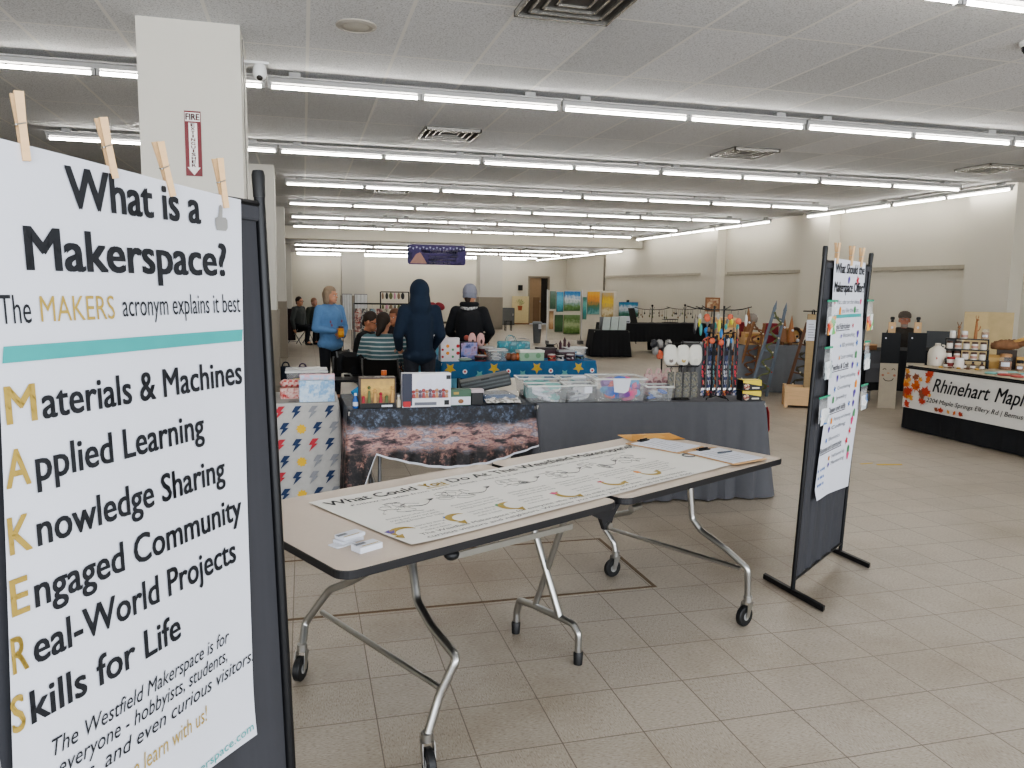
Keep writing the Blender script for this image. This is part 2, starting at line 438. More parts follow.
# ------------------------------------------------------------------ ceiling lights
M_tube = mat('lit_tube', '#fffbf4', .5, emit=27, var=0)
M_house = mat('light_housing', '#a9a9a8', .4, var=.03)
def fixture(lab, z=3.15, top=CZ, length=2.42):
    """eight foot strip light: housing rail, two tubes, two hangers; local x along the strip"""
    t = thing('strip_light', lab, 'light')
    h = MB(); h.box(0, length, -.032, .032, z+.03, z+.07); h.box(0, length, -.06, .06, z+.064, z+.074)
    h.build('housing', M_house, t)
    for k in (0, 1):
        x0 = k*length/2
        MB().cyl((x0+.03, 0, z), (x0+length/2-.03, 0, z), .0135, n=8).build('tube', M_tube, t, smooth=True)
        for x in (x0+.004, x0+length/2-.03): MB().box(x, x+.026, -.018, .018, z-.018, z+.03).build('socket', M_house, t)
    for x in (.16, length-.32): MB().box(x, x+.09, -.035, .035, z+.07, top).build('hanger', M_house, t)
    return t
ROW = [3.62, 6.68, 9.8, 12.85, 15.9, 18.95, 21.95]
proto = None; rowname = ['row over the viewer', 'nearest long row', 'second row back', 'third row back', 'fourth row back', 'fifth row back', 'last row before the beam']
for r, y in enumerate(ROW):
    for k in range(-1 if r < 3 else 0, 4):
        lab = f'lit strip light, {rowname[r]}, ' + ('left of the front column' if k < 0 else f'{ORD[k]} from the column side')
        if proto is None: proto = fixture(lab); o = proto
        else: o = dup(proto, label=lab)
        o.location = (-.24+2.44*k, y, 0); o['group'] = 'ceiling strip lights'
pb = None
for r, y in enumerate((25.6, 28.65, 31.7, 33.3)):
    for k in range(4):
        lab = f'lit strip light in the back room, {ORD[r]} row past the beam, {ORD[k]} from left'
        if pb is None: pb = fixture(lab, 2.84, BZ); o = pb
        else: o = dup(pb, label=lab)
        o.location = (-.24+2.44*k, y, 0); o['group'] = 'back room strip lights'
for k, y in enumerate((9.45, 11.9, 15.62, 18.07, 20.5)):
    o = dup(proto, label=f'lit strip light along the right wall, {ORD[k]} counted from the viewer')
    o.location = (10.1, y, 0); o.rotation_euler = (0, 0, pi/2); o['group'] = 'right wall strip lights'
for k, y in enumerate((24.0, 26.45, 28.9, 31.35)):
    o = dup(pb, label=f'lit strip light along the back room right side, {ORD[k]} past the beam')
    o.location = (10.1, y, 0); o.rotation_euler = (0, 0, pi/2); o['group'] = 'back room strip lights'

# ceiling vents, smoke detector, cameras, dome
M_vent = mat('vent_metal', '#bdbbb6', .25, .8); M_ventd = mat('vent_dark', '#4a4845', .7)
def vent(lab, x, y, w=.6, d=.58, z=CZ):
    t = thing('ceiling_vent', lab, 'vent', (x, y, z), group='ceiling air vents')
    MB().box(-w/2, w/2, -d/2, d/2, -.006, 0).build('backing', M_ventd, t)
    f = MB()
    for k in range(4):
        a = w/2-.065*k; b = d/2-.065*k; s_ = .016
        for bx in ((-a, a, -b, -b+s_), (-a, a, b-s_, b), (-a, -a+s_, -b, b), (a-s_, a, -b, b)): f.box(*bx, -.035+.006*k, -.004)
    f.build('louvre', M_vent, t)
for lab, x, y in (('square ceiling vent cropped by the top edge of the view', 1.56, 4.5), ('ceiling vent between first and second light rows, nearest the column', 1.56, 8.62), ('ceiling vent between first and second light rows, right of centre', 5.15, 8.6),
                  ('ceiling vent near the right wall above the syrup stall', 8.75, 8.55), ('far ceiling vent behind the third light row', 1.52, 13.9)):
    vent(lab, x, y)
t = thing('ceiling_speaker', 'round ceiling disc with a pale ring, in front of the nearest light row', 'speaker', (.36, 5.35, CZ))
MB().lathe([(.13, 0), (.13, -.008), (.105, -.018), (.105, -.012)], n=32).build('ring', mat('ring_grey', '#a8a39a', .6), t, smooth=True)
MB().lathe([(.104, -.004), (.07, -.016), (.001, -.017)], n=32).build('grille', mat('grille', '#bcb8ae', .7, scale=120, var=.2), t, smooth=True)
t = thing('dome_camera', 'small round dome camera on the ceiling at the right edge', 'camera', (4.66, 4.33, CZ))
MB().lathe([(.06, 0), (.06, -.03), (.05, -.035)], n=24).build('base', M_whitemetal, t, smooth=True)
MB().lathe([(.048, -.035), (.042, -.06), (.025, -.078), (.001, -.083)], n=24).build('dome', mat('dome_glass', '#2a2b2e', .12), t, smooth=True)
t = thing('security_camera', 'white security camera on the right side of the front column', 'camera', (-.368, 5.75, 3.04))
MB().box(0, .17, -.04, .04, .03, .045).box(0, .012, -.05, .05, -.03, .06).build('bracket', M_whitemetal, t)
MB().lathe([(.035, .03), (.045, .0), (.045, -.03), (.04, -.05), (.02, -.07)], c=(.11, 0, 0)).build('housing', M_whitemetal, t, smooth=True)
MB().ell((.11, -.022, -.055), .022).build('lens', M_eye, t, smooth=True)
t = thing('cable', 'thin grey cable running down the right face of the front column', 'cable', (-.358, 5.66, 0))
MB().tube([(0, 0, 3.2), (.004, .02, 2.9), (.001, -.01, 2.6), (.006, .01, 2.3), (.002, 0, 1.9)], .005, 6).build('wire', mat('grey_wire', '#8d8a84', .5), t, smooth=True)
# fire extinguisher sign on the front column
t = thing('fire_extinguisher_sign', 'tall red and white fire extinguisher arrow sign on the front column', 'sign', (-.672, 5.579, 2.5))
M_sred = mat('sign_red', '#6d0f1c', .4); M_swhite = mat('sign_white', '#e9e2de', .4)
MB().box(-.05, .05, -.004, 0, -.205, .205).build('plate', M_sred, t)
s = MB(); s.box(-.046, .046, -.0055, -.004, .14, .195); s.box(-.026, .026, -.0055, -.004, -.15, .13)
s.poly([(-.04, -.0055, -.15), (0, -.0055, -.2), (.04, -.0055, -.15)], (0, .001, 0)); s.build('arrow_panel', M_swhite, t)
lettering('lettering', 'FIRE', M_sred, t, -.042, .042, .149, .038, lambda x, y: V((x, -.0068, y)), .03)
for i, ch in enumerate('EXTINGUISHER'):
    lettering('lettering', ch, M_sred, t, -.013 if ch != 'I' else -.004, .013 if ch != 'I' else .004, .108-.0232*i, .018, lambda x, y: V((x, -.0068, y)), .02)
# banner hanging from the beam
t = thing('hanging_banner', 'small dark banner hanging from the ceiling beam, advertising a maker activity', 'banner', (3.84, 23.14, 2.53))
M_ban = mat_blotch('banner_print', ['#2c2950', '#3a3566', '#453b6b', '#2b2a4d'], 3); M_bant = mat('banner_text', '#d8d2da', .6)
g = MB(); g.poly([(x, 0, z) for x, z in rrect(-.865, .865, -.28, .3, .08)], (0, -.006, 0)); g.build('sheet', M_ban, t)
lettering('lettering', 'FREE MAKER ACTIVITY', M_bant, t, -.45, .62, .06, .085, lambda x, y: V((x, -.012, y)), .03)
lettering('lettering', 'Come make a paper creation!', M_bant, t, -.22, .6, -.06, .05, lambda x, y: V((x, -.012, y)), .02)
lettering('lettering', 'Kids of all ages are welcome', M_bant, t, -.22, .58, -.15, .05, lambda x, y: V((x, -.012, y)), .02)
lettering('lettering', 'Free donuts while they last', M_bant, t, -.22, .4, -.24, .05, lambda x, y: V((x, -.012, y)), .02)
g = MB()
for i in range(17):
    x = -.8+.1*i; z = .24-.035*sin(i*pi/2)**2; g.poly([(x-.03, -.01, z), (x, -.01, z-.06), (x+.03, -.01, z)], (0, -.002, 0))
g.build('bunting_print', mat('bunting', '#b9bfe0', .6), t)
g = MB(); g.poly([(-.8, -.01, -.25), (-.62, -.01, .02), (-.5, -.01, .08), (-.38, -.01, -.1), (-.3, -.01, -.25)], (0, -.002, 0)); g.build('picture_print', mat('banner_pic', '#a58077', .6), t)
g = MB()
for x in (-.8, .8): g.cyl((x, 0, .29), (x, .02, .42), .006, n=6)
g.build('cord', M_whitemetal, t)

# ------------------------------------------------------------------ camera, light
R = ((0.96632765, -0.01726581, 0.25673482), (-0.25689521, -0.1216872, 0.95874766), (0.01468779, -0.99241832, -0.12202521))
cd = bpy.data.cameras.new('camera'); cam = bpy.data.objects.new('camera', cd); COL.objects.link(cam)
cd.sensor_width = 36; cd.lens = 780/1024*36; cd.clip_end = 100
m = Matrix.Identity(4)
for i in range(3): m[i][0] = R[i][0]; m[i][1] = -R[i][1]; m[i][2] = -R[i][2]
m[0][3], m[1][3], m[2][3] = 0, 0, 1.6
cam.matrix_world = m; SC.camera = cam
w = bpy.data.worlds.new('world'); SC.world = w; w.use_nodes = True
w.node_tree.nodes['Background'].inputs[0].default_value = (.80, .88, 1, 1); w.node_tree.nodes['Background'].inputs[1].default_value = 1.2
def area(name, loc, rot, sx, sy, power, col):
    l = bpy.data.lights.new(name, 'AREA'); l.shape = 'RECTANGLE'; l.size = sx; l.size_y = sy; l.energy = power; l.color = col
    o = bpy.data.objects.new(name, l); COL.objects.link(o); o.location = loc; o.rotation_euler = rot; return o
area('window_daylight', (1.7, YF+.05, 1.6), (radians(103), 0, 0), 16, 2.3, 700, (.93, .96, 1))
SC.view_settings.view_transform = 'AgX'; SC.view_settings.look = 'AgX - Medium High Contrast'; SC.view_settings.exposure = .24; SC.view_settings.gamma = 1.0
# ------------------------------------------------------------------ display stands
M_fab = mat('slate_fabric', '#3c3d42', .9, scale=7, var=.1, stretch=(9, 9, .6))
def display(lab, base, d, lean, width, x0, zb, zt, ripple, skew=0):
    """two posts with cross feet and a cloth between them; local x along the panel, front = -y"""
    t = thing('display_stand', lab, 'display stand', base, atan2(d[1], d[0])); t.rotation_euler = (lean, 0, atan2(d[1], d[0]))
    g = lambda y: -y*math.tan(lean)
    for x in (x0, x0+width):
        p = MB(); p.cyl((x, 0, .03), (x, 0, 1.8), .0115, n=14); p = p.build('post', M_black, t, smooth=True)
        MB().lathe([(.0125, 1.78), (.0135, 1.825), (.011, 1.834)], c=(x, 0, 0)).build('post_cap', M_blackp, p, smooth=True)
        f = MB(); a, b = -.205, .205; w = .016
        v = []
        for y in (a, b):
            for xx in (x-w, x+w):
                for z in (.002, .03): v.append(f.b.verts.new((xx+skew*y, y, z+g(y))))
        for q in ((0, 1, 3, 2), (4, 6, 7, 5), (0, 4, 5, 1), (2, 3, 7, 6), (0, 2, 6, 4), (1, 5, 7, 3)): f._f([v[i] for i in q])
        f.build('foot', M_black, t, bevel=.004)
    for z in (zt, zb): MB().cyl((x0, 0, z), (x0+width, 0, z), .007, n=8).build('cross_bar', M_black, t, smooth=True)
    def fn(u, w_):
        x = x0+.006+u*(width-.012); y = .004+ripple*(sin(u*31+1)+.6*sin(u*57))*(1-.7*w_)*(.3+.7*min(1, 8*min(u, 1-u)))
        return V((x, y, zb+(zt-zb)*w_))
    MB().grid(fn, 90, 12).build('fabric_panel', M_fab, t, smooth=True, recalc=False)
    MB().box(x0, x0+width, -.004, .010, zt-.035, zt+.004).build('fabric_hem', M_fab, t, bevel=.005)
    return t
dL = (0.54374978, 0.83924739); baseL = (-.02946, 1.69425, 0); leanL = -.0366
dspL = display('black display stand with dark fabric behind the large acronym poster', baseL, dL, leanL, .87, -.87, .08, 1.765, .002)
dR = (.81, .5864); baseR = (2.46, 3.447, 0); leanR = .033
dspR = display('narrower-looking black display stand with long dark fabric, standing right of the folding table', baseR, dR, leanR, .825, .045, .075, 1.76, .005, .62)

def on_stand(o, base, d, lean):
    o.location = base; o.rotation_euler = (lean, 0, atan2(d[1], d[0])); return o
# clothespin, local origin on the poster edge, hangs on the -y side
def clothespin(lab):
    t = thing('clothespin', lab, 'clothespin')
    for s_ in (-1, 1):
        p = MB(); p.poly([(-.005, s_*.002, -.03), (.005, s_*.002, -.03), (.005, s_*.0035, .02), (.006, s_*.0085, .062), (-.006, s_*.0085, .062), (-.005, s_*.0035, .02)], (0, s_*.006, 0))
        p.build('arm', M_wood, t)
    MB().tube([(-.0075, -.009, .018), (-.0075, .009, .018), (.0075, .009, .022), (.0075, -.009, .022), (-.0075, -.009, .018)], .0012, 6, 1).build('spring', M_chrome, t)
    return t
pin = None
def put_pin(base, d, lean, x, z, y, tilt, lab, grp, size=1):
    global pin
    if pin is None: pin = clothespin(lab); o = pin
    else: o = dup(pin, label=lab)
    o['group'] = grp
    mw = Matrix.Translation(base) @ Matrix.Rotation(atan2(d[1], d[0]), 4, 'Z') @ Matrix.Rotation(lean, 4, 'X')
    o.matrix_world = mw @ Matrix.Translation((x, y, z)) @ Matrix.Rotation(tilt, 4, 'Y') @ Matrix.Rotation(-.5, 4, 'Z') @ Matrix.Scale(size, 4)
    return o

# ---- left poster: corner points measured on the stand's plane
def poster_fn(TL, TR, BR, BL, wave, y0):
    def f(u, w_):  # w_ 0 = bottom
        b = V(BL).lerp(V(BR), u); t_ = V(TL).lerp(V(TR), u); q = b.lerp(t_, w_)
        return V((q.x, y0-wave(q.x, q.y), q.y))
    return f
waveL = lambda x, z: .003+.003*sin(x*11+.5)+.002*sin(z*4+x*6)+.02*max(0, (.80-z)/.14)**2*max(0, (x+.30)/.2)*.5
y0L = -.009; kL = .0125
aL = lambda x, z: (x+(-1.405-x)*kL, z+(1.6-z)*kL)
pl = MB().grid(poster_fn(aL(-.592, 1.795), aL(-.060, 1.768), aL(-.116, .668), aL(-.655, .70), waveL, y0L), 24, 44).build('acronym_poster', M_white, smooth=True, recalc=False)
tag(on_stand(pl, baseL, dL, leanL), 'large white poster asking what a makerspace is, pinned to the left stand', 'poster')
def fL(x, z):
    x, z = aL(x, z); return V((x, y0L-.0022-waveL(x, z), z))
def LT(txt, m, x0, x1, base, cap, bold=.022, shear=0, slope=0): return lettering('lettering', txt, m, pl, x0, x1, base, cap, fL, bold, shear, .04, slope)
LT('What is a', M_ink, -.478, -.178, 1.712, .06, .028)
LT('Makerspace?', M_ink, -.556, -.113, 1.617, .06, .028)
LT('The', M_ink, -.603, -.555, 1.541, .040, 0); LT('MAKERS', M_gold, -.54, -.403, 1.542, .037, 0); LT('acronym explains it best', M_ink, -.386, -.081, 1.545, .036, 0)
g = MB(); g.grid(lambda u, w_: fL(-.606+u*.525+.004*w_, 1.487+.023*w_), 20, 1); g.build('teal_stripe', M_teal, pl, recalc=False)
for first, rest, x0, xr, x1, z in (('M', 'aterials & Machines', -.608, -.552, -.087, 1.402), ('A', 'pplied Learning', -.617, -.571, -.206, 1.313), ('K', 'nowledge Sharing', -.621, -.578, -.155, 1.219),
                                   ('E', 'ngaged Community', -.626, -.59, -.113, 1.131), ('R', 'eal-World Projects', -.632, -.599, -.139, 1.049), ('S', 'kills for Life', -.640, -.611, -.308, .964)):
    LT(first, M_gold, x0, xr-.008, z, .052, .02); LT(rest, M_ink, xr, x1, z, .048, .02)
LT('The Westfield Makerspace is for', M_ink, -.583, -.176, .897, .026, -.004, .25); LT('everyone - hobbyists, students,', M_ink, -.575, -.186, .862, .026, -.004, .25)
LT('makers, and even curious visitors.', M_ink, -.625, -.108, .826, .026, -.004, .25); LT('Come learn with us!', M_gold, -.50, -.254, .775, .03, -.008, .1)
LT('westfieldmakerspace.com', M_teal, -.45, -.125, .685, .016, 0)
# grey thumbs up printed near the title
tu = [(-.018, -.024), (-.022, -.012), (-.022, .004), (-.012, .008), (-.008, .020), (-.006, .034), (.001, .038), (.006, .032), (.005, .018), (.004, .008), (.016, .008), (.021, .002), (.021, -.016), (.014, -.024)]
MB().poly([fL(-.122+a*.8, 1.722+b*.8) for a, b in tu]).build('thumb_print', mat('thumb_grey', '#8f8f8d', .6), pl)
for i, (x, z, y, tl) in enumerate(((-.541, 1.795, 0, -.06), (-.386, 1.792, 0, -.2), (-.257, 1.779, 0, -.28), (-.112, 1.773, 0, -.16))):
    put_pin(baseL, dL, leanL, aL(x, z)[0], z+.002, y0L-waveL(x, z), tl, f'wooden clothespin on top of the acronym poster, {ORD[i]} from left', 'clothespins on the left poster', 1.0)
# clear zip bags whose lips stick out at the left edge of the poster
M_film = mat('clear_film', '#eef1f2', .12, alpha=.22, var=.02); M_green = mat('green_zip', '#2e9a78', .4)
for i, z in enumerate((1.36, 1.0)):
    b = MB().grid(lambda u, w_: V((-.735+.04*u, -.035-.012*sin(pi*w_), z-.10+.1*w_)), 3, 6)
    b = b.build('clear_pouch', M_film, smooth=True); tag(on_stand(b, baseL, dL, leanL), 'clear plastic pouch at the left edge of the acronym poster, ' + ('upper one' if i == 0 else 'lower one'), 'pouch', 'clear pouches by the left poster')

# ---- right posters
y0R = -.010; kR = .0105
aR = lambda x, z: (x+(-4.01-x)*kR, z)
waveR = lambda x, z: .004+.003*sin(x*9)+.002*sin(z*7)
pr = MB().grid(poster_fn(aR(.196, 1.778), aR(.771, 1.774), aR(.93, .90), aR(.325, .93), waveR, y0R), 20, 24).build('question_poster', M_white, smooth=True, recalc=False)
tag(on_stand(pr, baseR, dR, leanR), 'upper white sheet asking what the makerspace should offer, on the right stand', 'poster')
pq = MB().grid(poster_fn(aR(.30, .945), aR(.935, .925), aR(.887, .446), aR(.25, .487), lambda x, z: waveR(x, z)-.002+.02*max(0, (.54-z)/.08)*max(0, (.45-x)/.2), y0R), 20, 16).build('question_poster', M_white, smooth=True, recalc=False)
tag(on_stand(pq, baseR, dR, leanR), 'lower white sheet with a list, hanging slightly crooked on the right stand', 'poster')
def fR(x, z):
    x, z = aR(x, z); return V((x, y0R-.0025-waveR(x, z), z))
def fQ(x, z):
    x, z = aR(x, z); return V((x, y0R-.0008-waveR(x, z), z))
def RT(txt, m, x0, x1, base, cap, bold=.02, p=None, f=None, shear=0): return lettering('lettering', txt, m, p or pr, x0, x1, base, cap, f or fR, bold, shear, .06)
RT('What Should the', M_ink, .225, .765, 1.706, .05, .02); RT('Makerspace Offer?', M_ink, .235, .79, 1.607, .052, .026)
inks = [mat('dot_red', '#c43a4a', .6), mat('dot_orange', '#e2902f', .6), mat('dot_purple', '#5c4a9a', .6), mat('dot_blue', '#3b6cb4', .6), mat('dot_green', '#4c8a5c', .6), mat('dot_pink', '#d0457c', .6)]
def icon(p, f, x, z, r, k):
    m = MB(); kind = k % 3
    if kind == 0: m.poly([f(x+r*cos(a*pi/5)*(1 if a % 2 else .5), z+r*sin(a*pi/5)*(1 if a % 2 else .5)) for a in range(10)])
    elif kind == 1: m.poly([f(x-r*.8, z-r), f(x+r*.8, z-r), f(x+r*.8, z+r*.4), f(x, z+r), f(x-r*.8, z+r*.4)])
    else: m.poly([f(x-r*.5, z-r), f(x+r*.2, z-r), f(x+r, z+r*.3), f(x+r*.2, z+r), f(x-r, z+r*.5)])
    m.build('sticker_print', inks[k % 6], p)
M_mid = mat('grey_ink', '#6b6f78', .6)
RT("Put a dot on the ideas", M_mid, .32, .73, 1.543, .022, 0); RT('you like the most', M_mid, .42, .73, 1.496, .024, 0)
icon(pr, fR, .27, 1.555, .018, 0); icon(pr, fR, .755, 1.555, .016, 5); icon(pr, fR, .385, 1.508, .022, 1); icon(pr, fR, .66, 1.512, .02, 4); icon(pr, fR, .50, 1.672, .02, 2); icon(pr, fR, .66, 1.672, .028, 0)
MB().grid(lambda u, w_: fR(.272+u*.512, 1.468+.018*w_), 10, 1).build('teal_stripe', M_teal, pr, recalc=False)
def heading(p, f, txt, x0, x1, z):
    RT(txt, M_ink, x0, x1, z, .03, .01, p, f); MB().grid(lambda u, w_: f(x0+u*(x1-x0), z-.010+.004*w_), 6, 1).build('underline', M_ink, p, recalc=False)
heading(pr, fR, 'Digital Fabrication', .29, .60, 1.408)
for k, (t_, z) in enumerate((('Woodworking', 1.36), ('3D printing', 1.308), ('Laser cutting', 1.242))):
    RT(t_, M_mid, .48, .70, z, .022, 0); icon(pr, fR, .45, z+.008, .011, 1 if k == 2 else k+2); icon(pr, fR, .755, z+.012, .022, 2+k)
icon(pr, fR, .655, 1.42, .016, 0)
heading(pr, fR, 'Textiles & Craft', .315, .64, 1.187)
icon(pr, fR, .71, 1.195, .02, 2); icon(pr, fR, .80, 1.19, .02, 3)
for k, (t_, z, x) in enumerate((('Sewing and quilting', 1.13, .50), ('Crocheting', 1.07, .47), ('Jewelry', 1.015, .46))):
    RT(t_, M_mid, x, x+.28-.04*k, z, .02, 0); icon(pr, fR, x-.05, z+.008, .02, k+2); icon(pr, fR, x+.34, z+.01, .024, k)
heading(pr, fR, 'Classes and skills', .335, .66, .952); icon(pr, fR, .72, .97, .02, 3); icon(pr, fR, .80, .965, .02, 2)
for k, (t_, z, x) in enumerate((('Painting and drawing', .895, .48), ('Coding', .85, .45), ('Electronics', .79, .42))):
    RT(t_, M_mid, x, x+.3-.05*k, z, .02, 0, pq, fQ); icon(pq, fQ, x-.05, z+.008, .018, k+1); icon(pq, fQ, .84-.02*k, z+.01, .026, k+4)
heading(pq, fQ, 'Business and community', .28, .67, .737); icon(pq, fQ, .76, .745, .026, 0)
for k, (t_, z) in enumerate((('Small business help', .68), ('Mentoring', .64))):
    RT(t_, M_mid, .51, .74, z, .02, 0, pq, fQ); icon(pq, fQ, .46, z+.008, .014, k+1); icon(pq, fQ, .81, z+.01, .024, k+4)
for k in range(16): icon(pq, fQ, .285+.035*(k % 4)+.008*sin(k*5), .515+.042*(k//4), .012, 3 if k % 2 else 9)
for i, (x, z) in enumerate(((.23, 1.778), (.50, 1.775), (.68, 1.774))):
    put_pin(baseR, dR, leanR, aR(x, z)[0], z+.008, y0R-waveR(x, z), -.1+.05*i, f'wooden clothespin on top of the right stand poster, {ORD[i]} from left', 'clothespins on the right poster', 1.15)
# zip bags of stickers at both sides
M_stk = [mat_blotch('stickers_a', ['#e0e4e2', '#66b56a', '#e7a24a', '#d9dcd8', '#c9452f'], 22, kind='v'), mat_blotch('stickers_b', ['#d8dcdb', '#b9c4c6', '#8fa4ad', '#e5e5e5'], 18, kind='v'), mat_blotch('stickers_c', ['#dfe3e4', '#4a78b0', '#b8c0c4', '#e9e9e9', '#5a5f69'], 20, kind='v')]
k = 0
for x, side in ((.13, 'left'), (.83, 'right')):
    for z, w_, hgt, where in ((1.56, .15, .17, 'top'), (1.32, .12, .16, 'middle'), (1.06, .17, .14, 'bottom')):
        if side == 'right': w_ *= .8
        t = thing('zip_bag', f'clear zip bag of stickers on the right stand, {where} one on its {side} side', 'bag', group='zip bags of stickers')
        on_stand(t, baseR, dR, leanR)
        xx = x+(.03 if side == 'left' else .06)*(1.56-z)/.5
        g = MB()
        for s_ in (0, 1): g.grid(lambda u, v_: V((xx+(u-.5)*w_*(.8+.2*v_), -.034-.02*s_*sin(pi*u)*sin(pi*min(1, v_*1.2)), z-hgt*(1-v_))), 6, 6)
        g.build('film', M_film, t, smooth=True)
        MB().box(xx-w_/2, xx+w_/2, -.037, -.032, z-.004, z+.006).build('zip', M_green, t)
        g = MB()
        for j in range(4):
            a, b = xx+(-.25+.5*(j % 2))*w_*.7, z-hgt*(.62+.22*(j//2)); g.poly([(a-.03, -.040-.002*j, b-.03), (a+.032, -.041-.002*j, b-.025), (a+.027, -.042-.002*j, b+.03), (a-.03, -.04-.002*j, b+.026)], (0, .001, 0))
        g.build('sticker', M_stk[k % 3], t); k += 1

# ------------------------------------------------------------------ mobile folding table
TH = radians(27); TU = V((cos(TH), sin(TH), 0)); TV = V((-sin(TH), cos(TH), 0)); FL = V((2.388, 3.475, 0))-2.54*TU
tb = thing('folding_table', 'long folding table on chrome wheeled legs with beige top and black edge', 'table', FL, TH)
M_lam = mat('beige_laminate', '#b9aa9b', .38, var=.05, scale=60); M_edge = mat('black_edge', '#1b1b1e', .5)
for x0, x1 in ((-.03, 1.255), (1.285, 2.575)):
    P = rrect(x0, x1, 0, .885, .055, 6); a = MB()
    a.poly([(x, y, .712) for x, y in P], (0, 0, .0275)); o = a.build('tabletop', [M_edge, M_lam], tb, bevel=.003)
    for p_ in o.data.polygons: p_.material_index = 0
    P2 = rrect(x0+.004, x1-.004, .004, .881, .052, 6); MB().poly([(x, y, .7402) for x, y in P2]).build('laminate', M_lam, o)
def bends(pts, q=.3):
    P = [V(p) for p in pts]; out = [P[0]]
    for i in range(1, len(P)-1): out += [P[i].lerp(P[i-1], q), P[i], P[i].lerp(P[i+1], q)]
    return out+[P[-1]]
def leg(name, pts, r=.0155): return MB().tube(bends(pts) if len(pts) > 2 else pts, r, 14, 2).build(name, M_chrome, tb, smooth=True)
def caster(x, y, ang):
    t_ = MB(); t_.cyl((x, y, .115), (x, y, .145), .021, n=14)
    o = t_.build('caster', M_chrome, tb, smooth=True)
    ca, sa = cos(ang), sin(ang); ox = .022
    Mx = Matrix.Translation((x+ox*ca, y+ox*sa, .05)) @ Matrix.Rotation(ang, 4, 'Z') @ Matrix.Rotation(pi/2, 4, 'X')
    MB().lathe([(.012, -.014), (.046, -.014), (.05, -.01), (.05, .01), (.046, .014), (.012, .014)], n=28, M=Mx, c=(0, 0, 0)).build('wheel', M_blackp, o, smooth=True)
    MB().lathe([(.001, -.016), (.02, -.016), (.02, .016), (.001, .016)], n=20, M=Mx).build('hub', mat('hub_grey', '#8a8a88', .4), o, smooth=True)
    f = MB()
    for s_ in (-1, 1):
        nx, ny = -sa*s_*.019, ca*s_*.019
        q = [(x-.018*ca+nx, y-.018*sa+ny, .118), (x+.022*ca+nx, y+.022*sa+ny, .118), (x+(ox+.012)*ca+nx, y+(ox+.012)*sa+ny, .045), (x+(ox-.012)*ca+nx, y+(ox-.012)*sa+ny, .045)]
        f.poly(q, (nx*.15, ny*.15, 0))
    f.build('fork', M_chrome, o)
# left end frame, tilted toward the end of the table
leg('leg', [(.475, .29, .71), (.42, .285, .60), (.391, .211, .476), (.372, .10, .425), (.352, -.075, .381), (.30, -.045, .251), (.251, -.046, .128)])
leg('leg', [(.475, .50, .71), (.42, .515, .56), (.396, .545, .489), (.372, .633, .43), (.344, .765, .36), (.281, .86, .203), (.238, .805, .12)])
leg('stretcher', [(.309, .765, .273), (.31, -.037, .275)], .011)
caster(.251, -.046, radians(250)); caster(.238, .805, radians(218))
# right end frame
leg('leg', [(2.05, .235, .71), (2.06, .225, .62), (2.074, .215, .463), (2.079, .165, .411), (2.085, .019, .351), (2.092, -.10, .283), (2.107, -.10, .127)])
leg('leg', [(2.05, .545, .71), (2.065, .55, .6), (2.073, .553, .468), (2.08, .62, .40), (2.085, .765, .346), (2.093, .825, .275), (2.107, .75, .19), (2.111, .735, .12)])
leg('stretcher', [(2.09, .774, .269), (2.09, -.064, .275)], .011)
caster(2.107, -.10, radians(175)); caster(2.111, .735, radians(168))
# centre foot with its two crossing struts
leg('leg', [(1.188, .153, .03), (1.188, .153, .135), (1.19, .19, .168), (1.19, .44, .172), (1.19, .53, .165), (1.192, .551, .10), (1.192, .551, .03)])
leg('strut', [(1.185, .52, .70), (1.19, .267, .17)], .016); leg('strut', [(1.20, .23, .70), (1.19, .427, .172)], .014)
for y in (.153, .551): MB().lathe([(.019, 0), (.021, .05), (.017, .056)], c=(1.189, y, 0)).build('rubber_foot', M_blackp, tb, smooth=True)
# hinge bracket, frame rails, knob
b_ = MB(); b_.poly([(1.10, .045, .712), (1.31, .045, .712), (1.265, .045, .66), (1.25, .045, .615), (1.215, .045, .615), (1.19, .045, .665)], (0, .02, 0)); br = b_.build('hinge_bracket', M_edge, tb)
MB().cyl((1.232, .03, .632), (1.232, .075, .632), .014, n=14).build('hinge_pin', M_chrome, br, smooth=True)
b_ = MB(); b_.poly([(1.17, .82, .712), (1.35, .82, .712), (1.27, .82, .60), (1.235, .82, .60)], (0, .02, 0)); b_.build('hinge_bracket', M_edge, tb)
M_galv = mat('galvanised', '#9d9c96', .4, .8)
for y in (.12, .76):
    for x0, x1 in ((.25, 1.12), (1.42, 2.2)): MB().box(x0, x1, y, y+.03, .688, .711).build('rail', M_galv, tb)
MB().poly([(.45, .10, .665), (1.08, .10, .655), (1.08, .10, .632), (.45, .10, .642)], (0, .006, 0)).build('brace', M_galv, tb)
MB().ell((.43, .06, .682), (.028, .028, .02)).build('knob', M_blackp, tb, smooth=True)
leg('cross_tube', [(1.42, .08, .66), (1.5, .09, .655), (1.65, .45, .655), (1.62, .75, .66)], .014)

